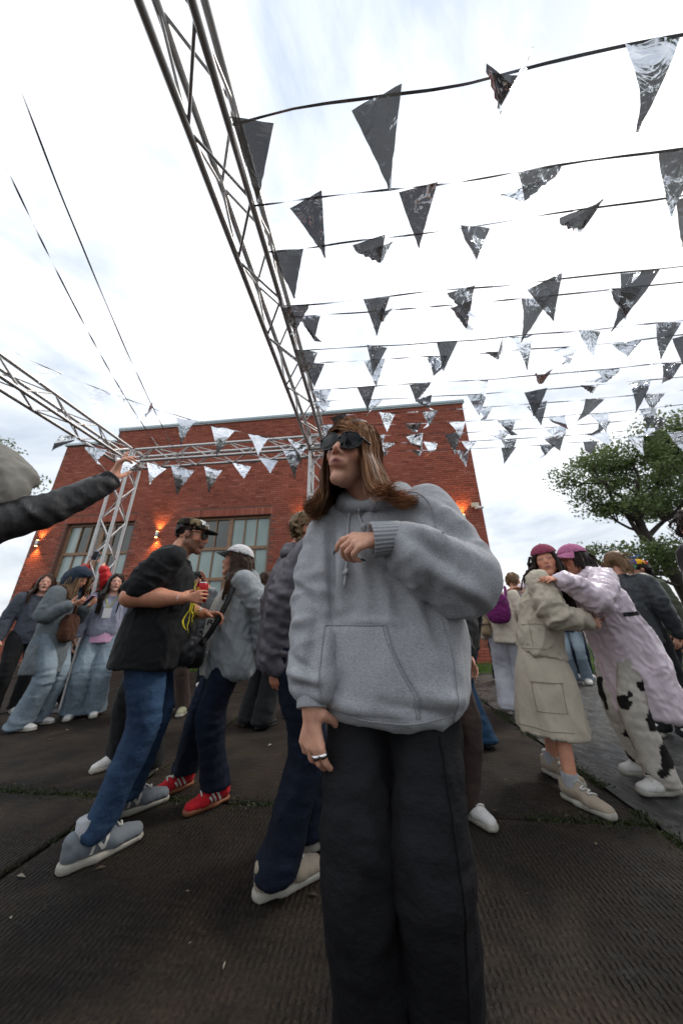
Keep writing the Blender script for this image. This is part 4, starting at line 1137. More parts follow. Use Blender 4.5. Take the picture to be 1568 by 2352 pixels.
def shoe(P, sd, mat, sole_mat, lace_mat=None, size=1.0, kind="sneaker", sole_h=.028, stripe=None, stripe_mat=None, high=.085, vox=.0068, letter=None):
    k = P.k * size; a = P.an[sd].copy(); a[2] = P.an[sd][2] - .085 * P.k; f = P.fd[sd]; rgt = np.cross(f, EZ)
    B = np.stack([rgt, f, EZ], 1); T = lambda x, y, z: a + B @ (np.array([x, y, z]) * k)
    lo = T(0, .05, .05) - .25; hi = T(0, .05, .05) + .25; lo[2] = a[2] - .02; hi[2] = a[2] + .2
    F = Fld(lo, hi, vox)
    F.cap(T(0, -.040, .046), T(0, .01, .050), .034 * k, .036 * k, .02); F.cap(T(0, .0, .058), T(0, .085, .044), .036 * k, .034 * k, .02, rgt, 1.08)
    F.cap(T(0, .085, .038), T(-.005 * sd, .165, .028), .034 * k, .023 * k, .02, rgt, 1.45); F.cap(T(0, -.040, .05), T(0, -.050, high - .008), .033 * k, .027 * k, .012)
    F.cap(T(0, .0, .06), T(0, .022, high + .006), .030 * k, .022 * k, .015, rgt, 1.1)
    F.ell(T(0, -.014, high + .018), np.array([.026, .034, .028]) * k, B, .006, cut=True)
    F.below(T(0, 0, sole_h * .7), (0, 0, 1))
    V, Q = F.mesh(); V = relax(V, Q, 1, .3); N_ = normals(V, Q)
    ql = (V - a) @ B / k
    pan = .0016 * (np.sin(ql[:, 1] * 70 + 60 * ql[:, 2]) > .2) + .0018 * (ql[:, 1] > .125) + .0018 * (ql[:, 1] < -.035)
    V = V + N_ * (pan * k + .0012 * pn(V * 60))[:, None]
    S = P.put("shoe", V, Q, mat)
    G = Fld(lo, hi, vox); G.cap(T(0, -.046, .012), T(0, .03, .012), .036 * k, .037 * k, .02, rgt, 1.05); G.cap(T(0, .03, .012), T(-.005 * sd, .166, .014), .037 * k, .031 * k, .02, rgt, 1.3)
    G.below(T(0, 0, 0), (0, 0, 1)); G.below(T(0, 0, sole_h * .86), (0, -.06, -1.0))
    V2, Q2 = G.mesh(); V2 = relax(V2, Q2, 1, .3); P.put("sole", V2, Q2, sole_mat, S)
    mb = MB(); mb.tube(np.array([T(0, -.014, .05), T(0, -.018, high + .05)]) - P.base, [.031 * k, .034 * k], 12); mb.build("sock", M.get("sock_grey") or mat, S, True)
    bv = BVHTree.FromPolygons([tuple(v) for v in V], [tuple(q) for q in Q])
    def ray(o, d):
        h = bv.ray_cast(Vector(o), Vector(d)); return (np.array(h[0]), np.array(h[1])) if h[0] is not None else None
    if lace_mat is not None:
        mb = MB()
        for i in range(5):
            y = .035 + i * .017; pts = []
            for x in np.linspace(-.022, .022, 7):
                h = ray(T(x, y + x * .3 * (1 if i % 2 else -1), .2), (0, 0, -1))
                if h: pts.append(h[0] + h[1] * .005)
            if len(pts) > 3: mb.tube(np.array(pts) - P.base, .0042 * k, 5)
        if mb.n: mb.build("laces", lace_mat, S, True)
    for sgn in (1, -1):
        if stripe:
            mb = MB()
            for (pts2, wdt) in stripe:
                L = []
                for (y, z) in spline(np.array(pts2, float), 8):
                    h = ray(T(sgn * .12, y, z), -rgt * sgn)
                    if h: L.append((h[0] + h[1] * .004 + rgt * sgn * .003, rgt * sgn))
                if len(L) > 1:
                    A = np.array([x[0] for x in L]); Nn = np.array([x[1] for x in L]); Tn = np.gradient(A, axis=0); Sd = unit_rows(np.cross(Tn, Nn)) * wdt * k / 2
                    m = len(A); V3 = np.vstack([A - Sd, A + Sd]) - P.base; i = np.arange(m - 1); mb.add(V3, np.stack([i, i + 1, i + 1 + m, i + m], 1))
            if mb.n: mb.build("side_mark", stripe_mat, S, True)
    return S

# ---- hair
def trace_hair(P, n, length, seed, part=.0, lift=1.0, obst=(), flick=0.0, wave=0.0, front=.065, gravity=.34, back=.5, ds=.012, lo_back=-.055, bangs=0.0, spread=0.0, tight=.0):
    r_ = np.random.RandomState(seed); k = P.hk; out = []
    c = np.array([0, -.014, .036]); rr = np.array([.078, .098, .087]) * lift
    D = []
    while len(D) < n:
        v = r_.normal(size=(4 * n, 3)); v /= np.linalg.norm(v, axis=1)[:, None]; p = c + v * rr
        ok = np.where(p[:, 1] > .03, p[:, 2] > front + .10 * np.abs(p[:, 0]) * (-1), np.where(p[:, 1] > -.015, p[:, 2] > .012, p[:, 2] > lo_back))
        D += list(p[ok])
    p = np.array(D[:n]); dn = unit_rows((p - c) / rr ** 2)
    side = np.sign(p[:, 0] - part); side[side == 0] = 1
    g = P.RH.T @ np.array([0, 0, -1.0])                       # gravity in head coordinates
    v = np.stack([side * (.75 + spread), -back + bangs * (p[:, 1] > .04), .15 + 0 * side], 1); v = v - dn * (v * dn).sum(1)[:, None]; v = unit_rows(v)
    Ln = length * r_.uniform(.82, 1.08, n); steps = int(length * 1.1 / ds) + 1
    path = [p.copy()]; ph = r_.uniform(0, 6.28, n)
    world_ob = [((P.RH.T @ (np.array(a) - P.hc)) / k, (P.RH.T @ (np.array(b) - P.hc)) / k, r / k) for a, b, r in obst]
    jit = r_.normal(size=(n, 3)) * .05
    for i in range(steps):
        t = i * ds / Ln
        gg = g * gravity
        v = v * (1 - gravity) + gg + jit * .25
        if wave: v = v + np.stack([np.cos(ph + t * 9) * wave, np.sin(ph + t * 9) * wave, 0 * ph], 1)
        if flick:
            rad = p - np.array([0, -.03, 0]); rad[:, 2] = 0; rad = unit_rows(rad); f_ = np.clip((t - .76) / .24, 0, 1)
            v = v + rad * (flick * f_)[:, None] - g * (flick * .75 * f_)[:, None]
        v = unit_rows(v); adv = (t < 1.0)[:, None]
        q = p + v * ds * adv
        d = (q - c) / rr; L = np.linalg.norm(d, axis=1); m = L < 1.02; q[m] = c + (d[m] / L[m][:, None]) * rr * 1.02
        # keep the face clear
        face = (q[:, 1] > .030) & (np.abs(q[:, 0]) < .066) & (q[:, 2] < .056) & (q[:, 2] > -.16)
        sx = np.where(np.abs(q[:, 0]) > .01, np.sign(q[:, 0]), side); q[face, 0] = (sx * .067)[face]
        for a, b, r in world_ob:
            dd = b - a; tt = np.clip(((q - a) @ dd) / (dd @ dd), 0, 1); near = a + tt[:, None] * dd; w = q - near; L = np.linalg.norm(w, axis=1); m = L < r
            q[m] = near[m] + w[m] / (L[m][:, None] + 1e-9) * r
        p = q; path.append(p.copy())
    A = np.stack(path, 1)
    for _ in range(3): A[:, 1:-1] = .25 * A[:, :-2] + .5 * A[:, 1:-1] + .25 * A[:, 2:]
    #                                     # n, steps, 3 head coords
    W = P.hc + (A * k) @ P.RH.T
    return W, dn

def ribbons(P, W, width, seed, n_seg=12, outward=None, tone=None):
    r_ = np.random.RandomState(seed); n, s_, _ = W.shape; idx = np.linspace(0, s_ - 1, min(n_seg, s_)).astype(int); W = W[:, idx]; s_ = W.shape[1]
    T = np.gradient(W, axis=1); T /= np.linalg.norm(T, axis=2)[..., None] + 1e-9
    o = W - (P.hc - EZ * .03); o /= np.linalg.norm(o, axis=2)[..., None]
    S = np.cross(T, o + r_.normal(size=(n, 1, 3)) * .35); S /= np.linalg.norm(S, axis=2)[..., None] + 1e-9
    w = (width * r_.uniform(.5, 1.3, n))[:, None] * (np.linspace(1, .25, s_) ** .7)[None]; w[:, 0] *= .5
    V = np.stack([W - S * w[..., None], W + S * w[..., None]], 2).reshape(-1, 3)
    b = (np.arange(n) * s_ * 2)[:, None]; i = (np.arange(s_ - 1) * 2)[None]; a = (b + i).ravel()
    F = np.stack([a, a + 1, a + 3, a + 2], 1)
    hv = np.repeat(np.clip((r_.normal(.5, .24, n) if tone is None else tone + r_.normal(0, .13, n)), 0, 1), s_ * 2)
    return V, F, hv

def hair(P, mat, n=700, length=.32, seed=1, width=.0028, vox=.008, guides=90, gr=.012, **kw):
    ob = [(P.nb + EZ * .02, P.sh[1] - EZ * .00, .075 * P.k), (P.nb + EZ * .02, P.sh[-1] - EZ * .00, .075 * P.k), (P.hc - EZ * .06, P.nb, .060 * P.k), (P.nb - EZ * .05, P.pel, .16 * P.k)] if length > .16 else []
    ob = kw.pop('obst', ob)
    W, _ = trace_hair(P, guides, length, seed, obst=ob, **kw)
    F = Fld(W.reshape(-1, 3).min(0) - .05, W.reshape(-1, 3).max(0) + .05, vox)
    F.ell(P.H((0, -.018, .038)), np.array([.076, .094, .084]) * P.hk * kw.get('lift', 1.0), P.RH, .01)
    F.ell(P.H((0, .075, -.02)), np.array([.062, .075, .078]) * P.hk, P.RH, .01, cut=True)
    st = max(2, W.shape[1] // 8)
    for g in W[:, ::st]:
        m = len(g)
        for i in range(m - 1): F.cap(g[i], g[i + 1], gr * (1 - .6 * i / m) * P.k, gr * (1 - .6 * (i + 1) / m) * P.k, .010)
    V, Q = F.mesh(); V = relax(V, Q, 1, .4)
    V = V + normals(V, Q) * (.0035 * pn(V * np.array([60, 60, 9])))[:, None]
    W2, _ = trace_hair(P, n, length, seed + 9, obst=ob, **kw)
    V2, F2, h2 = ribbons(P, W2, width * P.k, seed)
    VV = np.vstack([V, V2]) - P.base; QQ = np.vstack([Q, F2 + len(V)])
    me = np_mesh("hair", VV, QQ); set_val(me, "hv", np.concatenate([np.full(len(V), .18), h2]))
    return link_mesh("hair", me, mat, P.e)

def styled_hair(P, mat, n, seed, L=.212, vox=.0075, guides=260, gr=.0075, part=.014, sweep=.045, flick=.026, width=.0011, lift=1.07, gap=.80, low=.0):
    """parted shoulder length hair: over the skull, then down with ends turned outwards"""
    k = P.hk; f = P.RH[:, 1].copy(); f[2] = 0; f = unit(f); rgt = np.cross(f, EZ)
    def make(m, sd_, ex=0.0):
        r_ = np.random.RandomState(sd_); side = r_.choice([-1, 1], m); ph = gap + (math.pi - gap) * r_.uniform(0, 1, m) ** .9      # angle from the face
        c = np.array([0, -.014, .036]); rr = np.array([.079, .099, .088]) * lift
        y0 = .082 - (ph - gap) / (math.pi - gap) * .135 + r_.normal(size=m) * .006
        x0 = part + r_.normal(size=m) * .0035
        d0 = np.stack([x0 / rr[0], (y0 - c[1]) / rr[1], 0 * x0], 1); d0[:, 2] = np.sqrt(np.clip(1 - d0[:, 0] ** 2 - d0[:, 1] ** 2, .02, 1))
        ez = -.50 + r_.normal(size=m) * .05; h_ = np.sqrt(1 - ez ** 2); d1 = np.stack([side * np.sin(ph) * h_, np.cos(ph) * h_, ez], 1)
        depth = r_.uniform(.0, 1, m) ** .6                                                                                   # inner and outer layers
        pts = []; cl0 = np.round(ph * 9 + side * 20); cj0 = np.stack([pn(np.stack([cl0 * 2.3, 0 * cl0 + q_, 0 * cl0], 1)) for q_ in (.3, 3.1, 6.9)], 1)
        for t in np.linspace(0, 1, 9):
            d = d0 * (1 - t) + d1 * t + .035 * np.sin(math.pi * t) * cj0 + np.stack([side * .30 * math.sin(math.pi * t), 0 * ph, .12 * math.sin(math.pi * t) + 0 * ph], 1) ; d = d / np.linalg.norm(d, axis=1)[:, None]
            pts.append(P.hc + ((c + d * rr * (.985 + .05 * depth + ex * 9)[:, None] * (1 + .03 * math.sin(math.pi * t))) * k) @ P.RH.T)
        S = pts[-1]; lat = S - P.hc; lat = lat - np.outer(lat[:, 2], EZ); out = unit_rows(lat)
        left = np.clip(-(out @ rgt), 0, 1)                                                                                   # the swept side
        clump = np.round(ph * 9 + side * 20); cj = np.stack([pn(np.stack([clump * 1.7, 0 * clump + q_, 0 * clump + sd_ % 3], 1)) for q_ in (1.3, 4.7, 8.1)], 1)
        ln = L * (1 + .10 * cj[:, 0] + r_.normal(size=m) * .05) * (1 - .10 * left)
        for u in np.linspace(.1, 1, 13):
            fk = np.clip((u - .62) / .38, 0, 1); wv = .010 * math.sin(u * 7.0) * u
            o = .004 + ex + .016 * u + flick * fk ** 1.6 * (.6 + .7 * depth + .4 * cj[:, 1]) + sweep * left * u * (.4 + .8 * u) + wv * (.6 + cj[:, 1])
            dn = ln * (u - .17 * fk ** 2.2 * (1 + .5 * cj[:, 2]))
            tw = .014 * cj[:, 2] * u + .004 * r_.normal(size=m) * u
            inward = np.where((ph < 1.25), .022 * math.sin(math.pi * min(u, 1)) * (1 - left), 0)                          # front locks fall towards the face
            pts.append(S + out * (o - inward * .6)[:, None] * k - np.outer(dn, EZ) * k + np.outer(tw, f) * k + np.outer(inward * .5, f) * k)
        tone = .42 + .55 * cj[:, 0] + .25 * (depth - .5) + .18 * left  # sunlight on the swept side is painted in as a lighter strand tone
        A = np.stack(pts, 1)
        for _ in range(2): A[:, 1:-1] = .25 * A[:, :-2] + .5 * A[:, 1:-1] + .25 * A[:, 2:]
        fly = (r_.uniform(0, 1, m) < .06) & (ex > 0); A[fly] += (r_.normal(size=(fly.sum(), 1, 3)) * .010 + out[fly][:, None] * .012) * np.linspace(0, 1, A.shape[1])[None, :, None] ** 1.5
        return A, tone
    W, _ = make(guides, seed); F = Fld(W.reshape(-1, 3).min(0) - .04, W.reshape(-1, 3).max(0) + .04, vox)
    F.ell(P.H((0, -.018, .038)), np.array([.076, .094, .084]) * P.hk, P.RH, .01); F.ell(P.H((0, .078, -.02)), np.array([.064, .075, .085]) * P.hk, P.RH, .01, cut=True)
    for g in W[:, ::2]:
        m = len(g)
        for i in range(m - 1): F.cap(g[i], g[i + 1], gr * (1 - .6 * i / m), gr * (1 - .6 * (i + 1) / m), .008)
    V, Q = F.mesh(); V = relax(V, Q, 1, .4); V = V - normals(V, Q) * .0035
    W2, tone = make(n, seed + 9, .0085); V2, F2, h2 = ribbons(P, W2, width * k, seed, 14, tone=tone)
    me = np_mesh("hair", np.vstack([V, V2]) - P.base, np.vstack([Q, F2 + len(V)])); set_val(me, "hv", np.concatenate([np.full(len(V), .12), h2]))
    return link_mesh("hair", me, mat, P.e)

# ---- caps and glasses (in head coordinates)
def cap_hat(P, mat, brim_mat, yaw=0, tilt=0, flat=False, crown=(.093, .112, .096), brimlen=.075, name="cap", colfn=None, up=0.0, vox=.007, back=False):
    k = P.hk; Rc = P.RH @ rotm('Z', -R(yaw)) @ rotm('X', R(tilt)); c = P.H((0, -.012, .040 + up)); T = lambda p: c + Rc @ (np.array(p) * k)
    F = Fld(c - .18, c + .18, vox); F.ell(c, np.array(crown) * k, Rc, .01)
    if flat: F.loft([T((0, 0, .0)), T((0, -.002, .05)), T((0, -.004, .068))], np.array([crown[0], crown[0] * .95, crown[0] * .8]) * k, np.array([crown[1], crown[1] * .95, crown[1] * .8]) * k, Rc[:, 0], .012)
    F.below(T((0, 0, .016)), Rc @ np.array([0, 0, 1.0]))
    F.ell(c - Rc @ np.array([0, 0, .006 * k]), np.array(crown) * k * .95, Rc, .004, cut=True)
    V, Q = F.mesh(); V = relax(V, Q, 1, .4)
    me = np_mesh(name, V - P.base, Q)
    if colfn is not None: set_col(me, "Col", colfn((V - c) @ Rc / k))
    C = link_mesh(name, me, mat, P.e)
    a = np.linspace(-1.05, 1.05, 17); rings = []
    nr = 6
    for j in range(nr):
        t = j / (nr - 1); ring = []
        for x in a:
            rx, ry = crown[0] * .97, crown[1] * .97
            px, py = math.sin(x) * rx, math.cos(x) * ry
            ln = brimlen * t * (max(math.cos(x * 1.42), 0) ** .55)
            q = (px * (1 + .10 * t), py + ln, .017 - (.010 if flat else .028) * t - (.0 if flat else 1) * (px * px) * 3.2 * t)
            ring.append(q)
        rings.append(ring)
    A = np.array(rings).reshape(-1, 3); m = len(a); up_ = A + np.array([0, 0, .0022]); dn = A - np.array([0, 0, .0022]); i = np.arange(nr * m).reshape(nr, m)
    f = np.stack([i[:-1, :-1], i[1:, :-1], i[1:, 1:], i[:-1, 1:]], -1).reshape(-1, 4)
    e = i[-1]; N_ = nr * m
    edge = np.stack([e[:-1], e[:-1] + N_, e[1:] + N_, e[1:]], 1)
    V3 = np.vstack([up_, dn]); V3 = c + (V3 * k) @ Rc.T - P.base
    link_mesh("visor", np_mesh("visor", V3, np.vstack([f, f[:, ::-1] + N_, edge[:, ::-1]]), True), brim_mat, C)
    mb = MB(); mb.tube((np.array([T((0, -.004, crown[2] * .995 if not flat else crown[2] * .99)), T((0, -.004, crown[2] * 1.04))]) - P.base), .006 * k, 8); mb.build("button", brim_mat if not flat else mat, C, True)
    C["_"] = 0; del C["_"]
    P.capT = (c, Rc, k)
    return C, V, Q

def sunglasses(P, lens, frame, big=1.0, vox=.0030, z=.008):
    k = P.hk; S = None
    F = Fld(P.hc - .16, P.hc + .16, vox); H = P.H
    for sx in (-1, 1):
        a = np.linspace(0, 2 * math.pi, 17)
        ring = [H((sx * .034 + math.cos(t) * .0315 * big, .1005 - .30 * max(abs(sx * .034 + math.cos(t) * .0315 * big) - .02, 0) - .0, z + math.sin(t) * .0245 * big)) for t in a]
        F.chain(ring, [.0026 * k] * 17, .002)
        F.chain([H((sx * .064 * (.5 + .5 * big), .088, z + .010)), H((sx * .078, .05, z + .012)), H((sx * .082, .0, z + .008)), H((sx * .079, -.015, z - .006))], [.0042 * k, .0035 * k, .003 * k, .003 * k], .003)
    F.cap(H((-.008, .1015, z + .008)), H((.008, .1015, z + .008)), .003 * k, .003 * k, .004)
    V, Q = F.mesh(); S = P.put("sunglasses", V, Q, frame)
    for sx in (-1, 1):
        A, B = [], []
        n, m = 14, 5
        for j in range(m):
            for i in range(n):
                t = 2 * math.pi * i / n; r_ = (j / (m - 1)); x = sx * .034 + math.cos(t) * .0305 * big * r_; zz = z + math.sin(t) * .0235 * big * r_
                A.append(H((x, .1015 - .30 * max(abs(x) - .02, 0) + .002 * (1 - r_ * r_), zz)))
        A = np.array(A) - P.base; i = np.arange(m * n).reshape(m, n); j = np.roll(i, -1, 1)
        f = np.stack([i[:-1], j[:-1], j[1:], i[1:]], -1).reshape(-1, 4)
        if sx < 0: f = f[:, ::-1]
        link_mesh("lens", np_mesh("lens", A, f[:, ::-1], True), lens, S)
    return S

# ---- things fixed to cloth: projected patches, seams and lettering
class Proj:
    def __init__(s, V, Q): s.b = BVHTree.FromPolygons([tuple(v) for v in V], [tuple(q) for q in Q])
    def hit(s, o, d):
        h = s.b.ray_cast(Vector(o), Vector(d)); return (np.array(h[0]), np.array(h[1])) if h[0] is not None else None
    def line(s, pts, d, n=30, off=.0015):
        L = []
        for p in spline(pts, n):
            h = s.hit(p, d)
            if h: L.append(h[0] + h[1] * off)
        return np.array(L)
    def ribbon(s, pts, d, width, n=30, off=.003, taper=None):
        A, N = [], []
        for p in spline(pts, n):
            h = s.hit(p, d)
            if h: A.append(h[0] + h[1] * off); N.append(h[1])
        if len(A) < 3: return None
        A, N = np.array(A), np.array(N); T = np.gradient(A, axis=0); S = unit_rows(np.cross(T, N)); w = np.full(len(A), width / 2) if taper is None else np.interp(np.linspace(0, 1, len(A)), np.linspace(0, 1, len(taper)), taper) * width / 2
        m = len(A); i = np.arange(m - 1)
        return np.vstack([A - S * w[:, None], A + S * w[:, None]]), np.stack([i, i + 1, i + 1 + m, i + m], 1)

def seam(P, pr, pts, d, mat, name="seam", r=.0018, parent=None, n=40):
    L = pr.line(pts, d, n, r * .4)
    if len(L) > 3:
        mb = MB(); mb.tube(L - P.base, r, 5); return mb.build(name, mat, parent or P.e, True)

def lettering(P, pr, text, org, right, up, d, size, mat, name="lettering", parent=None, off=.003, bold=.0):
    cu = bpy.data.curves.new("txt", 'FONT'); cu.body = text; cu.size = size; cu.align_x = 'CENTER'; cu.align_y = 'CENTER'; cu.offset = bold; cu.resolution_u = 3
    to = bpy.data.objects.new("txt", cu); col.objects.link(to)
    dg = bpy.context.evaluated_depsgraph_get(); me = bpy.data.meshes.new_from_object(to.evaluated_get(dg)); me.name = name
    bpy.data.objects.remove(to)
    for v in me.vertices:
        p = np.array(org) + np.array(right) * v.co.x + np.array(up) * v.co.y; h = pr.hit(p, d)
        q = h[0] + h[1] * off if h else p
        v.co = Vector(q - P.base)
    return link_mesh(name, me, mat, parent or P.e)
# ------------------------------------------------------------------ garments' materials
heather = fabric("grey_heather", (.36, .365, .385), var=.06, heather=.30, grain=420, bump=.3, sheen=.08)
rib = fabric("grey_rib", (.34, .345, .365), var=.05, heather=.2, grain=300, bump=.2)
seam_grey = fabric("grey_seam", (.29, .295, .31), var=.05, heather=.2)
black_denim = denim("black_denim", (.0045, .0045, .0055), (.011, .011, .013))
lens_m = plain("dark_lens", (.006, .006, .007), .05, 0, spec=.22); frame_m = plain("black_frame", (.006, .0055, .005), .15, spec=.3)
silver = plain("silver", (.7, .7, .7), .18, 1.0); nail_m = plain("nail_polish", (.10, .10, .11), .15, .5)
cord_m = fabric("cord", (.42, .42, .44), var=.1)

def cuff(P, sd, a, b, ra, rb, mat, name="cuff", ribs=30, parent=None, flat=1.0, w=None):
    a, b = np.array(a, float), np.array(b, float); n = ribs * 4; m = 9
    T = unit(b - a); u = unit(np.cross(T, w if w is not None else EZ)); v = np.cross(T, u); V = []
    prof = [(0, .80), (.02, 1.0), (.25, 1.0), (.5, .985), (.75, .985), (.97, 1.0), (1.0, .96), (.985, .86), (.80, .80)]
    for t, s_ in prof:
        r = (ra + (rb - ra) * t) * s_
        for i in range(n):
            th = 2 * math.pi * i / n; rr = r * (1 + .028 * math.cos(th * ribs)); V.append(a + (b - a) * t + u * math.cos(th) * rr + v * math.sin(th) * rr * flat)
    i = np.arange(m * n).reshape(m, n); j = np.roll(i, -1, 1)
    f = np.stack([i[:-1], j[:-1], j[1:], i[1:]], -1).reshape(-1, 4)
    return P.put(name, np.array(V), f, mat, parent)

# ------------------------------------------------------------------ the woman in the grey hoodie
G = Person("young woman in an oversized grey hoodie and dark sunglasses looking up", (.135, 1.05), 200, 1.70, group="people close to the viewer",
           lean=(.02, .03), twist=4, head=(4, -1, -12), headoff=(.055, .075, .0), hk=1.12, hip=(-.02, 0, 0), sh=-.035, wr={1: np.array([-.088, .93, .755]), -1: np.array([.130, .80, 1.205])},
           pole={1: np.array([-1, .5, 0]), -1: np.array([1, .1, -.95])}, armscale={1: 1.10, -1: .97}, feet=((.060, .02, 8), (-.085, -.03, -6)))
gl = np.array([-.99, -.08, -.10])
body(G, .0054, {-1: dict(d=gl, n=(0, .75, -.66), curl=(.50, .80, .95, 1.0), thumb=.5, spread=.07), 1: dict(d=(.02, -.05, -1), n=(.5, .85, 0), curl=(.42, .5, .55, .6), thumb=.8)},
     skin=np.array(rgb((216, 166, 142))), lips=(.30, .075, .065), brow=(.07, .04, .025), eyes=False, neck=.048, slim=.84, jaw=.80)
def girl_folds(V, N):
    x, y, z = V[:, 0], V[:, 1], V[:, 2]; front = np.clip(-N[:, 1] * 1.6, 0, 1); d = 0
    def crease(p0, p1, w, A):                                   # soft ridge (A > 0) or valley along a line in x-z
        p0, p1 = np.array(p0), np.array(p1); v = p1 - p0; L2 = v @ v; t = np.clip(((x - p0[0]) * v[0] + (z - p0[1]) * v[1]) / L2, 0, 1)
        r = np.hypot(x - p0[0] - v[0] * t, z - p0[1] - v[1] * t) + .004 * pn(V * 8); return A * np.exp(-(r / w) ** 2) * (.35 + .65 * np.sin(math.pi * np.clip(t, .08, .92)))
    for a, b, w, A in (((-.065, 1.33), (-.055, 1.02), .016, .014), ((-.035, 1.32), (-.020, 1.0), .014, -.012), ((-.005, 1.31), (-.005, 1.03), .018, .013), ((.03, 1.26), (.03, 1.02), .015, -.011), ((.065, 1.20), (.075, .99), .020, .012),
        ((.12, 1.18), (.17, .98), .018, -.012), ((.16, 1.20), (.24, .90), .022, .014), ((.215, 1.10), (.27, .86), .016, -.014), ((-.075, 1.02), (-.10, .80), .016, -.012), ((.20, .82), (.30, .80), .018, .012), ((-.06, .80), (.06, .775), .014, .010),
        ((.02, .99), (.16, .985), .010, .006), ((.10, .80), (.26, .765), .013, -.010)): d = d + front * crease(a, b, w, A) * (y > .70)
    for a, b, w, A in (((.13, 1.245), (.36, 1.13), .020, .010), ((.15, 1.215), (.30, 1.10), .016, -.010), ((.20, 1.12), (.38, 1.02), .018, .012), ((.27, 1.06), (.40, .99), .012, -.010), ((.24, 1.36), (.40, 1.20), .020, .012), ((.24, 1.30), (.34, 1.20), .014, -.012)):
        d = d + crease(a, b, w, A) * (x > .10) * np.clip(front + .3, 0, 1)
    for a, b, w, A in (((-.15, 1.10), (-.085, 1.05), .012, -.010), ((-.16, .98), (-.09, 1.0), .013, .010), ((-.15, .90), (-.08, .86), .010, -.010), ((-.155, .86), (-.075, .845), .010, .013), ((-.15, .83), (-.07, .825), .008, -.010)): d = d + crease(a, b, w, A) * front * (x < -.04)
    return d * 1.25
hp = [(.735, .170, .130, .01), (.765, .212, .160, .012), (.86, .232, .172, .012), (1.0, .226, .160, .01), (1.15, .215, .148, .005), (1.28, .195, .130, 0), (1.375, .140, .085, 0)]
hd_ = top(G, "hoodie", heather, .735, hp, over=-.065, vox=.0075, fold=1.15, seed=3, hood=1.12, hook=girl_folds, micro=.6, puff=1.0, shr=.066, k_sh=.05, collar=False,
          sleeve_r={-1: (.078, .088, .104, .100, .068), 1: (.080, .076, .070, .070, .064)}, armfold=1.3)
pr = Proj(G.topV, G.topQ); YD = np.array([.15, 1.0, 0])
# waistband
# cuffs
wl_ = G.wr[-1]; fl = unit(G.wr[-1] - G.el[-1])
cuff(G, -1, wl_ - gl * .035, wl_ + gl * .050, .046, .050, rib, ribs=26, parent=hd_)
fr_ = unit(G.wr[1] - G.el[1]); cuff(G, 1, G.wr[1] - fr_ * .075, G.wr[1] + fr_ * .012, .044, .040, rib, ribs=26, parent=hd_)
# kangaroo pocket: a patch of cloth sewn to the front
def pocket():
    out = [(-.052, .975), (.116, .980), (.128, .925), (.155, .865), (.186, .815), (.186, .762), (-.056, .770), (-.064, .86)]
    n, m = 26, 24; V = {}; P_ = []
    def inside(x, z):
        c = False; j = len(out) - 1
        for i in range(len(out)):
            (xi, zi), (xj, zj) = out[i], out[j]
            if (zi > z) != (zj > z) and x < (xj - xi) * (z - zi) / (zj - zi) + xi: c = not c
            j = i
        return c
    # rows between left and right outline
    zs = np.linspace(.764, .979, m); rows = []
    for z in zs:
        xr = np.interp(z, [.762, .815, .865, .925, .980], [.186, .186, .155, .128, .116]); xl = np.interp(z, [.762, .86, .98], [-.056, -.064, -.052])
        r_ = []
        for x in np.linspace(xl, xr, n):
            h = pr.hit((x, .4, z), (0, 1, 0)); 
            if h is None: h = (np.array([x, .86, z]), np.array([0, -1., 0]))
            ed = min((x - xl) / (xr - xl), 1 - (x - xl) / (xr - xl), (z - .764) / .215 * 1.2, (1 - (z - .764) / .215) * 1.2)
            r_.append(h[0] + h[1] * (.0012 + .006 * min(1, max(0, ed) / .06)))
        rows.append(r_)
    A = np.array(rows).reshape(-1, 3); i = np.arange(m * n).reshape(m, n)
    f = np.stack([i[:-1, :-1], i[:-1, 1:], i[1:, 1:], i[1:, :-1]], -1).reshape(-1, 4)
    o = G.put("front_pocket", A, f, heather, hd_)
    pv = rows
    for idx in ([r_[-1] for r_ in rows], rows[-1], [r_[0] for r_ in rows]):
        mb = MB(); L = np.array(idx); L[:, 1] -= .0015; mb.tube(L - G.base, .0021, 5); mb.build("stitching", seam_grey, o, True)
    mb = MB(); L = np.array([r_[-2] for r_ in rows]); L[:, 1] -= .001; mb.tube(L - G.base, .0014, 5); mb.build("stitching", seam_grey, o, True)
pocket()
# seams: armholes, side seam
seam(G, pr, [(.225, .5, 1.40), (.262, .5, 1.34), (.275, .5, 1.27), (.262, .5, 1.20)], (0, 1, 0), seam_grey, "armhole_seam", .0024, hd_)
seam(G, pr, [(.268, .5, 1.0), (.285, .5, .88), (.275, .5, .75)], (0, 1, 0), seam_grey, "side_seam", .0017, hd_)
seam(G, pr, [(-.08, .5, .772), (0, .5, .758), (.1, .5, .752), (.2, .5, .757), (.29, .5, .772)], (0, 1, 0), seam_grey, "hem_seam", .0018, hd_)
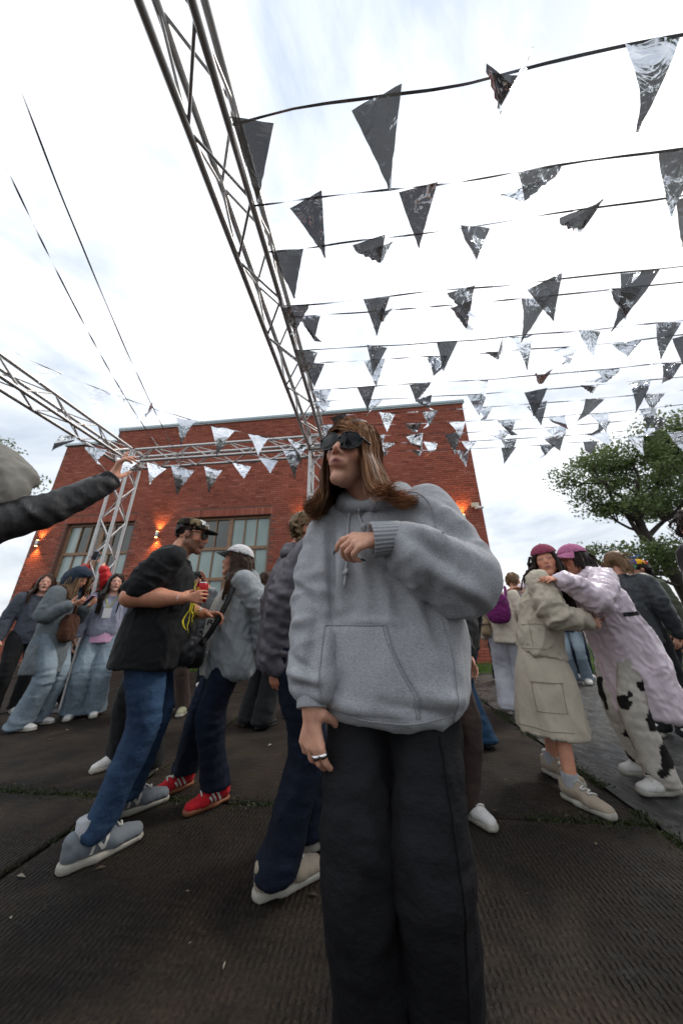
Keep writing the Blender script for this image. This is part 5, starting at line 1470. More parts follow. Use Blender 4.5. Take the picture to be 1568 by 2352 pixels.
# drawstrings
def dstring(x0, x1, z0, z1, name="drawstring"):
    L = pr.line([(x0, .4, z0), ((x0 + x1) / 2, .4, (z0 + z1) / 2), (x1, .4, z1)], (0, 1, 0), 18, .007)
    if len(L) > 4:
        mb = MB(); mb.tube(L - G.base, .0036, 6)
        c = L[-4] - G.base; mb.tube([c + [0, 0, .008], c + [.004, 0, .002], c + [-.003, 0, -.004], c + [0, 0, -.010]], [.005, .0085, .0085, .005], 8)
        mb.build(name, cord_m, hd_, True)
dstring(.030, .004, 1.345, 1.085); dstring(.060, .072, 1.345, 1.26)
pants(G, "jeans", black_denim, (.088, .086, .082, .082, .088), .03, .010, 1.5, puff=1.0, waist=(.145, .105), seed=8)
prp = Proj(G.pantV, G.pantQ)
seam(G, prp, [(.235, .5, .72), (.238, .5, .5), (.240, .5, .25), (.240, .5, .06)], (0, 1, 0), black_denim, "outseam", .003)
blk_sole = plain("black_rubber", (.015, .015, .015), .6); blk_leather = leather("black_leather", (.010, .010, .011), .5)
for sd in (1, -1): shoe(G, sd, blk_leather, blk_sole, size=1.05)
hairm = hair_mat("auburn_hair", (.030, .014, .008), (.47, .225, .105), .45)
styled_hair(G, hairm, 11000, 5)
sunglasses(G, lens_m, frame_m, 1.14)
# rings and nails
def rings(P, sd, h, which, mat, width=.010):
    fs, th, d, n, t = hand_points(P, sd, h[0], h[1], h[2], h[3])
    for i in which:
        a, b = fs[i][1] * .35 + fs[i][0] * .65, fs[i][1] * .62 + fs[i][0] * .38
        mb = MB(); mb.tube(np.array([a, b]) - P.base, [.0128 * P.k, .0122 * P.k], 14); mb.build("ring", mat, P.e, True)
rings(G, 1, ((.02, -.05, -1), (.5, .85, 0), (.42, .5, .55, .6), .8), (0, 1), silver)
fs, th, d, n, t = hand_points(G, -1, gl, (0, .75, -.66), (.50, .80, .95, 1.0), .5, 1.0, .07)
for f in fs:
    tip, dr = f[3], unit(f[3] - f[2]); up_ = unit(np.cross(dr, t)) * 1
    if up_ @ np.array([0, -1, 0]) < 0: up_ = -up_
    F_ = Fld(tip - .03, tip + .03, .0025); F_.ell(tip + dr * .004 + up_ * .0048, np.array([.0052, .011, .0028]) * G.k, np.stack([np.cross(dr, up_), dr, up_], 1), .002)
    V_, Q_ = F_.mesh(); G.put("nail", V_, Q_, nail_m)
# ------------------------------------------------------------------ the crowd
f_ = lambda n, c, **k: fabric(n, rgb(c), **k)
black_cotton = f_("black_cotton", (26, 27, 29), var=.15, wrinkle=.3)
blue_denim = denim("blue_denim", rgb((26, 42, 66)), rgb((66, 92, 124)))
navy_denim = denim("navy_denim", rgb((15, 19, 30)), rgb((26, 36, 56)))
light_denim = denim("light_denim", rgb((98, 112, 124)), rgb((140, 154, 164)))
mid_denim = denim("mid_denim", rgb((24, 46, 70)), rgb((52, 88, 118)))
grey_jersey = f_("grey_jersey", (152, 157, 160), var=.08, heather=.2, wrinkle=.6)
white_cotton = f_("white_cotton", (196, 194, 188), var=.05, wrinkle=.3)
lilac_fleece = f_("lilac_fleece", (150, 152, 170), var=.06, wrinkle=.35, heather=.15)
pink_cotton = f_("pink_cotton", (206, 160, 190), var=.06, wrinkle=.4)
wool_grey = f_("wool_grey", (104, 112, 116), var=.12, grain=160, heather=.25, wrinkle=.25)
navy_hood = f_("navy_hood", (42, 54, 68), var=.12, wrinkle=.4)
red_shell = f_("red_shell", (196, 26, 30), var=.08, wrinkle=.7, rough=.55, spec=.4)
windbreaker = f_("windbreaker", (84, 80, 86), var=.10, wrinkle=.7, rough=.5, spec=.4, sheen=0)
beige_twill = f_("beige_twill", (186, 176, 158), var=.06, wrinkle=.5)
rain_film = f_("rain_film", (228, 212, 222), var=.04, wrinkle=.7, rough=.32, spec=.5, sheen=0, bump=.05)
cream_fleece = f_("cream_fleece", (206, 196, 178), var=.08, grain=90, bump=1.0)
orange_knit = f_("orange_knit", (196, 62, 40), var=.1)
brown_cord = f_("brown_cord", (58, 46, 42), var=.12, wrinkle=.3)
black_nylon = f_("black_nylon", (24, 25, 27), var=.15, wrinkle=.6, rough=.5, spec=.4)
puffer = f_("puffer", (38, 42, 46), var=.15, wrinkle=.5, rough=.45, spec=.45)
tan_canvas = f_("tan_canvas", (150, 132, 106), var=.1, wrinkle=.4)
hoodgrey = f_("hood_grey", (128, 126, 120), var=.08, wrinkle=.4, heather=.15)
suede_grey = f_("suede_grey", (112, 118, 124), var=.08, grain=200)
mesh_red = f_("red_suede", (176, 28, 38), var=.08, grain=220)
white_leather = plain("white_leather", rgb((196, 194, 190)), .5, bump=.3); white_rub = plain("white_rubber", rgb((158, 154, 144)), .65, var=.15)
gum = plain("gum_rubber", rgb((128, 78, 50)), .6); grey_rub = plain("grey_rubber", rgb((120, 122, 118)), .65)
beige_suede = f_("beige_suede", (150, 138, 122), var=.1, grain=200)
white_lace = f_("white_lace", (196, 194, 188)); sock_m = f_("sock_grey", (160, 162, 166), grain=160, bump=.6)
yellow_print = plain("yellow_print", rgb((222, 204, 42)), .6); white_print = plain("white_print", rgb((225, 225, 225)), .6); black_print = plain("black_print", rgb((24, 24, 26)), .6)
h_dark = hair_mat("dark_hair", (.010, .007, .006), (.055, .032, .022)); h_brown = hair_mat("brown_hair", (.025, .013, .008), (.13, .068, .036))
h_blond = hair_mat("blond_hair", (.13, .085, .045), (.46, .33, .19)); h_fair = hair_mat("fair_hair", (.10, .055, .028), (.34, .21, .11)); h_ginger = hair_mat("ginger_hair", (.12, .045, .015), (.38, .17, .06))
camo_m = attr_mat("camouflage"); propm = attr_mat("colour_panels"); cowm = attr_mat("cow_print", .7)
white_cap_m = f_("white_twill", (208, 206, 206), var=.04, wrinkle=.4); black_cap_m = f_("black_twill", (26, 26, 28)); pink_cap_m = f_("pink_twill", (178, 108, 142), var=.1, wrinkle=.3); maroon_m = f_("maroon_knit", (146, 66, 90), var=.12, grain=140, bump=.6)

def hood_up(P, mat, r=(.104, .122, .128), open_=.085, name="hood", vox=.008, crumple=1.0, cutz=-.035):
    k = P.hk; F = Fld(P.hc - .27, P.hc + .27, vox)
    F.ell(P.H((0, -.020, .020)), np.array(r) * k, P.RH, .02); F.cap(P.H((0, -.05, -.03)), P.nb - EZ * .03, .105 * k, .115 * k, .05)
    F.cap(P.H((0, .055, .085)), P.H((0, -.02, .10)), .05 * k, .05 * k, .04, P.RH[:, 0], 1.4)
    F.ell(P.H((0, .095, cutz)), np.array([.074, open_, .108]) * k, P.RH, .012, cut=True); F.ell(P.H((0, .0, -.01)), np.array([.078, .098, .115]) * k, P.RH, .01, cut=True)
    F.below(P.nb - EZ * .06, EZ)
    V, Q = F.mesh(); V = relax(V, Q, 1, .4); N = normals(V, Q)
    V = V + N * (crumple * (.007 * ridge(V * np.array([10, 10, 6])) + .003 * ridge(V * 22)))[:, None]
    return P.put(name, V, Q, mat)

def bag(label, c, size, Rm, mat, name="bag", vox=.008, pows=.35, strap=None, strap_mat=None, cat="bag", buckle=None, flap=True, disp=.006, seed=1):
    c = np.array(c, float); F = Fld(c - max(size), c + max(size), vox); s_ = np.array(size) / 2
    sl, X, Y, Z = F.sub(F.lo, F.lo + F.n * F.h); Rm = np.asarray(Rm)
    x, y, z = [(X - c[0]) * Rm[0, i] + (Y - c[1]) * Rm[1, i] + (Z - c[2]) * Rm[2, i] for i in range(3)]
    d = ((np.abs(x / s_[0]) ** 3.2 + np.abs(y / s_[1]) ** 3.2 + np.abs(z / s_[2]) ** 3.2) ** (1 / 3.2) - 1) * s_.min()
    F.put(sl, d.astype(np.float32), .01); V, Q = F.mesh(); N = normals(V, Q); V = V + N * (disp * ridge(V * 14 + seed) + disp * .6 * pn(V * 30 + seed))[:, None]
    T = tag(empty(name, tuple(c)), label, cat)
    link_mesh("pouch", np_mesh("pouch", V - c, Q), mat, T)
    mb = MB(); pts = np.array([Rm @ (np.array([a, -.52 * size[1], .18 * size[2]])) for a in np.linspace(-.42 * size[0], .42 * size[0], 9)]); mb.tube(pts, .004, 5); mb.build("zip", silver if buckle else black_nylon, T, True)
    if strap is not None:
        A = spline(strap, 26); Tn = np.gradient(A, axis=0); Nn = A - (np.mean(A, 0) + np.array([0, .2, 0])); S = unit_rows(np.cross(Tn, unit_rows(Nn))) * .018; up = unit_rows(np.cross(S, Tn)) * .0025; m = len(A)
        V = np.vstack([A - S - up, A + S - up, A + S + up, A - S + up]) - c; i = np.arange(m - 1); f = []
        for q in range(4): f.append(np.stack([i + q * m, i + 1 + q * m, i + 1 + ((q + 1) % 4) * m, i + ((q + 1) % 4) * m], 1))
        link_mesh("strap", np_mesh("strap", V, np.vstack(f), True), strap_mat or mat, T)
        if buckle is not None:
            b = A[int(m * buckle)] - c; mb = MB(); mb.box(b, (.045, .02, .03), Rm); mb.build("buckle", silver, T)
    return T

def phone(label, c, Rm, mat, size=(.074, .009, .15)):
    T = tag(empty("phone", tuple(c)), label, "phone"); mb = MB(); mb.box((0, 0, 0), size, Rm); o = mb.build("case", mat, T)
    bv_ = o.modifiers.new("b", 'BEVEL'); bv_.width = .003; bv_.segments = 2
    mb = MB(); mb.box(np.asarray(Rm) @ np.array([0, size[1] * .53, 0]), (size[0] * .92, .001, size[2] * .94), Rm); mb.build("screen", M["dark_lens"], T)
    mb = MB(); mb.box(np.asarray(Rm) @ np.array([-.018, -size[1] * .55, .05]), (.026, .002, .03), Rm); mb.build("lens_block", M["dark_lens"], T)
    return T

# ---- man with the can
Mn = Person("stocky man in black T-shirt, blue jeans and camouflage cap holding a red can", (-1.20, 1.97), 64, 1.70, "people close to the viewer", hip=(0, .01, 0), lean=(0, .06), twist=6, head=(16, -6, 0), headoff=(0, .045, -.005),
    feet=((.175, -.05, -24), (-.185, .04, -20)), wr={1: np.array([-.945, 1.80, 1.135]), -1: np.array([-.93, 2.10, 1.06])}, pole={1: np.array([-.75, -.4, -1]), -1: np.array([-.8, .2, -1])}, shw=.20, hk=1.02)
mf = Mn.B[:, 1]; mrt = Mn.B[:, 0]
mh_d = unit(np.array([.95, .25, .10])); mh_n = unit(np.array([.1, .9, .05]))
body(Mn, .0070, {1: dict(d=mh_d, n=mh_n, curl=(.62, .66, .7, .74), thumb=.75), -1: dict(d=(.97, .1, -.1), n=(-.1, -.5, -.8), curl=(.5, .6, .66, .7), thumb=.4)}, skin=np.array(rgb((206, 146, 118))), stubble=(.035, .024, .02), armr=(.066, .056, .054, .034), eyes=True, neck=.064, jaw=1.1, lips=(.30, .12, .10))
ts = top(Mn, "t_shirt", black_cotton, .76, [(.76, .218, .182, .012), (.90, .216, .180, .022), (1.05, .208, .170, .025), (1.2, .204, .152, .01), (1.32, .192, .128, 0), (1.385, .15, .09, -.005)], sleeves=(.074, .076, .078, .078, .078), vox=.008, short=.42, shr=.068, k_sh=.05, fold=1.5, puff=1.02, seed=11, neck=.075)
prm = Proj(Mn.topV, Mn.topQ); r_ = np.random.RandomState(2); mb = MB()
for i in range(26):                                              # runny yellow print on the chest
    x = r_.uniform(-.08, .13); z0 = 1.27 + r_.uniform(-.10, .03) - abs(x) * .6; z1 = z0 - r_.uniform(.10, .26); o = Mn.pel * [1, 1, 0]
    pts = [o + mrt * (x + .012 * r_.normal()) + mf * .7 + EZ * z for z in np.linspace(z0, z1, 5)]
    q = prm.ribbon(pts, -mf, r_.uniform(.008, .018), 22, .003, (.7, 1, .6, 1, .5, .2))
    if q: mb.add(q[0] - Mn.base, q[1])
mb.build("chest_print", yellow_print, ts, True)
pants(Mn, "jeans", blue_denim, (.100, .094, .078, .068, .064), .085, .0085, 1.4, waist=(.125, .090), seed=4, top_z=.90)
nb_stripe = [([(.005, .035), (.012, .075)], .010), ([(.012, .075), (.045, .035)], .010), ([(.045, .035), (.052, .072)], .010)]
for sd in (1, -1): shoe(Mn, sd, suede_grey, white_rub, white_lace, 1.2, stripe=nb_stripe, stripe_mat=white_lace)
hair(Mn, h_dark, 260, .03, 3, .002, .008, 40, front=.06, lo_back=-.045, tight=1, lift=.985)
def camo(q):
    P_ = q * 22; a, b = pn(P_ + 3), pn(P_ * 1.4 + 40); c = np.tile(rgb((112, 96, 70)), (len(q), 1)); c[a > .12] = rgb((58, 56, 40)); c[b > .25] = rgb((38, 32, 26)); c[(a < -.3) & (b < .1)] = rgb((134, 118, 92)); return c
cp, cv, cq = cap_hat(Mn, camo_m, black_cap_m, 0, -3, flat=True, crown=(.088, .106, .088), brimlen=.078, colfn=camo, up=.006)
cc_, Rc_, kc_ = Mn.capT; pc = Proj(cv, cq)
lettering(Mn, pc, "RVCA", cc_ + Rc_ @ np.array([.004, .3, .052]) * 1, -Rc_[:, 0], Rc_[:, 2], -Rc_[:, 1], .044, white_print, parent=cp, bold=.0012)
sunglasses(Mn, lens_m, frame_m, 1.0)
band = Mn.wr[1]; fa = unit(Mn.wr[1] - Mn.el[1]); cuff(Mn, 1, band - fa * .035, band - fa * .008, .037, .036, white_print, "paper_wristband", 3)
band = Mn.wr[-1]; fa = unit(Mn.wr[-1] - Mn.el[-1]); cuff(Mn, -1, band - fa * .035, band - fa * .012, .039, .039, silver, "wristwatch", 12)
# the can
def can(label, c, tilt=0):
    T = tag(empty("drink_can", tuple(c)), label, "can"); T.rotation_euler = (0, tilt, 0)
    zz = [-.062, -.058, -.05, .048, .054, .058, .0585]; rr = [.024, .028, .0325, .0325, .029, .0265, .024]
    mb = MB(); mb.tube([[0, 0, z] for z in zz[1:5]], rr[1:5], 20); mb.build("body", plain("red_can", rgb((176, 18, 28)), .25, .4), T, True)
    mb = MB(); mb.tube([[0, 0, z] for z in (.0541, .0582, .0602)], [.0295, .028, .0255], 20); mb.build("lid", silver, T, True)
    mb = MB(); a = np.linspace(-.5, .5, 8); V = np.array([[.0328 * math.cos(t + 4.2), .0328 * math.sin(t + 4.2), z] for z in (-.03, .03) for t in a]); i = np.arange(7); mb.add(V, np.stack([i, i + 1, i + 9, i + 8], 1)); mb.build("gold_label", plain("gold_print", rgb((196, 132, 40)), .4), T)
can("red drink can with silver lid held by the man in the black T-shirt", Mn.wr[1] + mh_d * .085 + mh_n * .042 + EZ * .028)
bag("black belt bag at the side of the man in the black T-shirt", Mn.pel + mrt * .02 + mf * .22 + EZ * -.10, (.20, .10, .15), Mn.B, black_nylon, "belt_bag")

# ---- woman with the white cap
Wc = Person("woman in white cap, grey jacket and navy jeans raising an open hand", (-.91, 2.35), 240, 1.57, "people close to the viewer", hip=(-.05, -.10, 0), lean=(-.02, .0), head=(28, 10, 0), headoff=(0, .02, -.01),
    feet=((.158, .085, -22), (-.150, -.085, -18)), wr={1: np.array([-1.035, 2.36, 1.235]), -1: np.array([-.58, 2.30, .84])}, pole={1: np.array([.4, .3, -1]), -1: np.array([.8, 0, -.2])}, hk=1.06)
body(Wc, .0073, {1: dict(d=(-.35, -.05, .92), n=(-.85, -.35, -.3), curl=(.12, .15, .2, .25), thumb=-.2, spread=.14)}, skin=np.array(rgb((206, 150, 124))), smile=1.0)
wj = top(Wc, "jacket", grey_jersey, .70, [(.70, .16, .13, 0), (.74, .20, .165, 0), (.86, .215, .17, .005), (1.0, .205, .155, .01), (1.15, .20, .145, .01), (1.28, .19, .125, 0), (1.37, .14, .085, 0)], sleeves=(.078, .080, .082, .078, .058), over=-.03, vox=.009, fold=1.5, puff=1.03, seed=21, hood=.95, shr=.07)
F = Wc.field(.009); pts = [Wc.pel + EZ * (z - .93) * Wc.k + Wc.B[:, 1] * y for z, y in ((.72, .035), (.9, .04), (1.1, .042), (1.25, .030), (1.36, .012))]
F.loft(pts, np.array([.055, .06, .06, .07, .075]) * Wc.k, np.array([.182, .188, .170, .148, .10]) * Wc.k, Wc.B[:, 0], .01); V, Q = F.mesh(); V = relax(V, Q, 1); V += normals(V, Q) * (.006 * ridge(V * np.array([10, 10, 4])))[:, None]
Wc.put("shirt", V, Q, white_cotton); ps = Proj(V, Q)
o = Wc.pel * [1, 1, 0] + Wc.B[:, 1] * .6 + EZ * 1.09 * Wc.k; lettering(Wc, ps, "ALR", o, -Wc.B[:, 0], EZ, -Wc.B[:, 1], .05, black_print, bold=.001)
pants(Wc, "jeans", navy_denim, (.100, .098, .090, .084, .082), .085, .009, 1.5, waist=(.125, .09), seed=5)
for sd in (1, -1): shoe(Wc, sd, mesh_red, gum, white_lace, 1.06, stripe=[([(.00, .03), (.03, .075)], .011), ([(.025, .03), (.055, .07)], .011), ([(.05, .03), (.075, .06)], .010)], stripe_mat=white_lace, sole_h=.022)
hair(Wc, h_brown, 1000, .40, 7, .0026, .009, 90, part=0, lift=.93, front=.09, back=.8, wave=.05)
cw, _, _ = cap_hat(Wc, white_cap_m, black_cap_m, 0, 4, flat=False, crown=(.096, .115, .102), brimlen=.078, up=.002)
Lw = lambda x, y, z: Wc.L(x - .06, y - .10, z)
bag("black sling bag across the front of the woman in the white cap", Lw(-.02, .25, .82), (.28, .11, .16), Wc.B @ rotm('Y', R(-14)), black_nylon, "sling_bag", strap=[Lw(-.13, .24, .86), Lw(-.19, .19, .95), Lw(-.215, .12, 1.12), Lw(-.17, .06, 1.30), Lw(-.10, -.02, 1.38)], buckle=.14)

# ---- man in the windbreaker
Jm = Person("fair haired man in a dark grey windbreaker seen from behind", (-.255, 1.74), 72, 1.64, "people close to the viewer", hip=(0, -.04, 0), lean=(.01, .03), twist=-8, head=(20, -8, 0), headoff=(0, .03, -.012),
    feet=((.10, -.06, -10), (-.10, .10, -8)), wr={1: np.array([-.36, 1.60, .775])}, pole={1: np.array([-1, -.15, .1])}, armscale=1.05)
body(Jm, .007, {1: dict(d=(.35, 0, -.95), n=(.3, .9, .1), curl=.5)}, skin=np.array(rgb((198, 138, 112))), neck=.056)
jt = top(Jm, "windbreaker", windbreaker, .80, [(.80, .185, .15, 0), (.86, .20, .165, 0), (1.0, .20, .16, 0), (1.15, .20, .155, -.005), (1.28, .195, .14, -.01), (1.38, .14, .09, -.01)], sleeves=(.086, .090, .094, .080, .056), over=.0, vox=.0085, fold=1.4, seed=31, shr=.078, armfold=1.6)
F = Fld(Jm.nb - .2, Jm.nb + .2, .008); a_ = np.linspace(0, 2 * math.pi, 17)
F.chain([Jm.nb + Jm.B @ np.array([math.cos(t) * .072, math.sin(t) * .070 + .005, .020 - .02 * math.sin(t)]) for t in a_], [.022] * 17, .012); F.chain([Jm.nb + Jm.B @ np.array([math.cos(t) * .080, math.sin(t) * .078 + .002, -.015 - .02 * math.sin(t)]) for t in a_], [.026] * 17, .015)
V, Q = F.mesh(); V = relax(V, Q, 1); V += normals(V, Q) * (.004 * ridge(V * 18))[:, None]; Jm.put("collar", V, Q, windbreaker, jt)
pants(Jm, "jeans", navy_denim, (.105, .098, .086, .084, .092), .05, .009, 1.4, seed=6)
for sd in (1, -1): shoe(Jm, sd, beige_suede, white_rub, white_lace, 1.12)
hair(Jm, h_blond, 1200, .085, 13, .0024, .007, 90, front=.055, lo_back=-.06, wave=.12, gravity=.12, back=.3)
bag("black pouch hanging at the hip of the man in the windbreaker", Jm.L(.12, .12, .93), (.16, .09, .18), Jm.B, black_nylon, "pouch", strap=[Jm.L(.10, .13, 1.02), Jm.L(.06, .19, 1.2), Jm.L(.02, .10, 1.42)])

# ---- woman in the coat with the hood up
Co = Person("woman in grey wool coat with dark hood up looking at her phone", (-3.36, 3.72), 84, 1.67, "people at the left", lean=(0, .02), head=(6, -24, 0), headoff=(0, .03, -.01), wr={1: np.array([-3.14, 3.56, 1.225]), -1: np.array([-3.12, 3.78, 1.22])}, pole={1: np.array([-.6, -.4, -1]), -1: np.array([-.4, .4, -1])})
body(Co, .0075, {1: dict(d=(.9, .3, .3), n=(.0, .6, .8), curl=.6, thumb=.5), -1: dict(d=(.9, -.2, .3), n=(0, -.6, .8), curl=.6)}, skin=np.array(rgb((204, 150, 124))))
top(Co, "coat", wool_grey, .52, [(.52, .215, .175, 0), (.7, .215, .17, 0), (.93, .20, .155, .0), (1.12, .195, .15, 0), (1.28, .195, .135, 0), (1.385, .15, .09, 0)], sleeves=(.082, .082, .080, .074, .066), over=-.02, vox=.011, fold=1.1, seed=41, shr=.075)
pants(Co, "trousers", light_denim, (.105, .10, .095, .10, .115), .03, .011, 1.2, seed=9)
for sd in (1, -1): shoe(Co, sd, white_leather, white_rub, None, 1.0, vox=.009)
hood_up(Co, navy_hood); hair(Co, h_fair, 300, .34, 3, .0035, .011, 40, front=.06, back=.1)
phone("pink cased phone in the hands of the woman in the coat", np.array([-3.03, 3.67, 1.285]), Co.B @ rotm('X', R(-40)), pink_cotton)
bag("brown shoulder bag in front of the woman in the grey coat", Co.L(.05, .17, .98), (.20, .12, .30), Co.B, f_("brown_suede", (78, 50, 36)), "shoulder_bag", strap=[Co.L(.05, .19, 1.12), Co.L(.06, .17, 1.25), Co.L(.07, .0, 1.43)])

# ---- woman in the lilac sweatshirt
Sw = Person("long haired woman in lilac grey sweatshirt with a white badge on a lanyard", (-3.09, 4.12), 148, 1.66, "people at the left", head=(-10, 2, 0), wr={})
body(Sw, .0075, skin=np.array(rgb((218, 170, 150))))
st_ = top(Sw, "sweatshirt", lilac_fleece, .90, [(.90, .165, .13, 0), (.93, .19, .15, 0), (1.05, .195, .152, .005), (1.18, .19, .145, .005), (1.3, .18, .125, 0), (1.38, .14, .085, 0)], sleeves=(.076, .078, .078, .072, .054), over=-.02, vox=.011, fold=1.4, seed=51, shr=.068)
psw = Proj(Sw.topV, Sw.topQ)
skirt(Sw, "shirt_tail", pink_cotton, [.95, .88, .82], [.175, .185, .195], [.135, .145, .155], .011, .8, 3)
pants(Sw, "jeans", light_denim, (.108, .108, .108, .115, .13), .03, .011, 1.2, seed=10)
for sd in (1, -1): shoe(Sw, sd, white_leather, white_rub, None, 1.02, vox=.009)
hair(Sw, h_dark, 800, .56, 17, .0038, .011, 80, part=.0, front=.062, back=.35)
yl = plain("lanyard", rgb((150, 150, 60)), .6)
for sx in (-1, 1):
    q = psw.ribbon([Sw.L(sx * .065, .5, 1.40), Sw.L(sx * .05, .5, 1.32), Sw.L(0.008, .5, 1.21)], -Sw.B[:, 1], .012, 20, .006)
    if q: Sw.put("lanyard", q[0], q[1], yl)
h = psw.hit(Sw.L(.005, .5, 1.15), -Sw.B[:, 1]); mb = MB(); mb.box(h[0] + h[1] * .012 - Sw.base, (.085, .004, .12), Sw.B); bd = mb.build("badge", white_print, Sw.e)
bag("blue tote bag hanging behind the woman with the badge", Sw.L(-.26, -.05, .80), (.09, .2, .34), Sw.B, f_("blue_canvas", (34, 62, 122)), "tote_bag", strap=[Sw.L(-.26, -.05, .95), Sw.L(-.24, -.03, 1.2), Sw.L(-.17, 0, 1.42)])

# ---- person in red holding a phone up
Rd = Person("person in red jacket holding a phone up high with both hands", (-3.72, 4.62), 160, 1.70, "people at the left", head=(0, 18, 0), wr={1: np.array([-3.86, 4.46, 1.87]), -1: np.array([-3.62, 4.45, 1.87])}, pole={1: np.array([-1, 0, -.2]), -1: np.array([1, 0, -.2])}, armscale=.95)
body(Rd, .0075, {1: dict(d=(.45, -.1, .85), n=(.5, .5, -.3), curl=.55, thumb=.5), -1: dict(d=(-.45, -.1, .85), n=(-.5, .5, -.3), curl=.55, thumb=.5)}, skin=np.array(rgb((218, 172, 150))))
top(Rd, "jacket", red_shell, .80, sleeves=(.075, .076, .074, .070, .060), over=-.05, vox=.011, fold=1.4, seed=61, shr=.068); pants(Rd, "trousers", black_cotton, vox=.012)
for sd in (1, -1): shoe(Rd, sd, white_leather, white_rub, None, 1.0, vox=.009)
hair(Rd, h_dark, 400, .34, 23, .0038, .011, 50, front=.062, back=.35)
phone("pale blue phone raised in front of the truss tower", np.array([-3.74, 4.42, 2.0]), Rd.B @ rotm('X', R(15)), f_("pale_blue", (168, 178, 206)))

# ---- smiling woman at the far left
Sm = Person("smiling brown haired woman at the far left of the crowd", (-4.18, 4.25), 130, 1.68, "people at the left", head=(10, 4, 0)); body(Sm, .0075, skin=np.array(rgb((214, 164, 144))), smile=1.2)
top(Sm, "jacket", f_("slate_cotton", (74, 78, 88), wrinkle=.5), .80, vox=.012, sleeves=(.074, .074, .072, .066, .052), seed=71, shr=.066); pants(Sm, "trousers", black_cotton, vox=.012); hair(Sm, h_brown, 600, .42, 27, .0038, .011, 70, part=.01, front=.07, back=.2, wave=.06)
for sd in (1, -1): shoe(Sm, sd, white_leather, white_rub, None, 1.0, vox=.009)

# ---- person with the raised leather sleeve, close on the left
Lt = Person("person in grey hood and black leather jacket reaching up with one arm", (-1.35, .97), 25, 1.55, "people close to the viewer", head=(0, 6, 0), headoff=(.09, 0, 0), wr={1: np.array([-.985, 1.165, 1.600])}, pole={1: np.array([.2, .1, -1])}, armscale=.93, hk=1.05)
lh_d = unit(np.array([.16, -.02, 1.0]))
body(Lt, .007, {1: dict(d=lh_d, n=(.75, .55, -.1), curl=(.06, .55, .75, .8), thumb=.3, spread=.05)}, skin=np.array(rgb((212, 158, 132))))
lt_ = top(Lt, "leather_jacket", blk_leather, .78, [(.78, .19, .14, 0), (.9, .20, .15, 0), (1.1, .20, .15, 0), (1.28, .195, .135, 0), (1.38, .15, .09, 0)], sleeves=(.062, .056, .052, .050, .044), over=-.02, vox=.0085, fold=1.0, seed=81, shr=.07)
fa = unit(Lt.wr[1] - Lt.el[1]); cuff(Lt, 1, Lt.wr[1] - fa * .07, Lt.wr[1] + fa * .005, .043, .040, black_cotton, ribs=22, parent=lt_)
hood_up(Lt, hoodgrey, (.118, .135, .140), name="hood", crumple=2.2); pants(Lt, "trousers", black_cotton, vox=.011)
for sd in (1, -1): shoe(Lt, sd, blk_leather, blk_sole, None, 1.05)

# ---- dark figures behind
def simple(label, base, face, h, topm, pantm, shoem, solem, hm, hl=.1, group="people in the crowd", vox=.0145, pr=(.100, .094, .08, .078, .085), hairkw=None, **kw):
    P = Person(label, base, face, h, group, **kw); body(P, .0096, skin=np.array(rgb((206, 156, 132))))
    P.top_o = top(P, "jacket", topm, .80, [(.80, .185, .145, 0), (.95, .185, .145, 0), (1.12, .18, .14, 0), (1.28, .18, .125, 0), (1.38, .14, .085, 0)], sleeves=(.074, .074, .072, .066, .052), over=-.01, vox=vox, fold=1.3, seed=int(abs(base[0] * 100)) % 97, shr=.066)
    pants(P, "trousers", pantm, pr, .04, vox, 1.3, seed=int(abs(base[1] * 100)) % 89)
    for sd in (1, -1): shoe(P, sd, shoem, solem, white_lace if vox < .01 else None, 1.08, vox=.0105)
    if hm is not None: hair(P, hm, 330, hl, int(abs(base[0] * 31)) % 50, .0036, .0125, 60, **(hairkw or dict(front=.06, back=.3)))
    return P
simple("person in black standing right behind the man with the can", (-1.55, 2.80), 200, 1.60, black_nylon, black_cotton, white_leather, white_rub, h_dark, .06, feet=((.17, .05, 10), (-.19, .10, -14)), pr=(.11, .105, .098, .095, .10))
D11 = simple("person in black cap and dark trousers behind the raised open hand", (-2.06, 4.30), 205, 1.70, black_nylon, brown_cord, f_("moss_suede", (126, 126, 104)), white_rub, h_dark, .05, feet=((.12, 0, 10), (-.13, .02, -40)))
cap_hat(D11, black_cap_m, black_cap_m, 0, 0)
simple("brown haired person in black behind the woman with the white cap", (-.93, 3.68), 30, 1.60, black_nylon, black_cotton, blk_leather, blk_sole, h_brown, .08, pr=(.11, .11, .11, .115, .13))
simple("ginger haired person in dark jacket far back by the lawn", (-2.45, 6.0), 150, 1.58, puffer, black_cotton, white_leather, white_rub, h_ginger, .10)
simple("person in brown trousers hidden behind the woman in the hoodie", (.58, 2.08), 152, 1.56, black_nylon, brown_cord, white_leather, white_rub, h_brown, .06, feet=((.12, 0, 4), (-.10, .0, -2)), vox=.0095, pr=(.10, .095, .085, .082, .088))
Fl = simple("person in black leather jacket and flared blue jeans with turned up hems", (1.13, 3.05), 325, 1.60, blk_leather, mid_denim, black_cotton, blk_sole, h_dark, .10, pr=(.102, .092, .082, .105, .135), feet=((.08, 0, 10), (-.09, .06, -8)))
for sd in (1, -1): cuff(Fl, sd, Fl.an[sd] + EZ * .03, Fl.an[sd] - EZ * .045, .128, .134, light_denim, "turned_hem", 5)
Bp = simple("fair haired person in cream fleece with a purple backpack", (2.04, 4.05), 28, 1.62, cream_fleece, f_("white_twill_trousers", (172, 172, 180), wrinkle=.4), cream_fleece, white_rub, h_fair, .07, pr=(.11, .11, .11, .115, .12), group="people at the right")
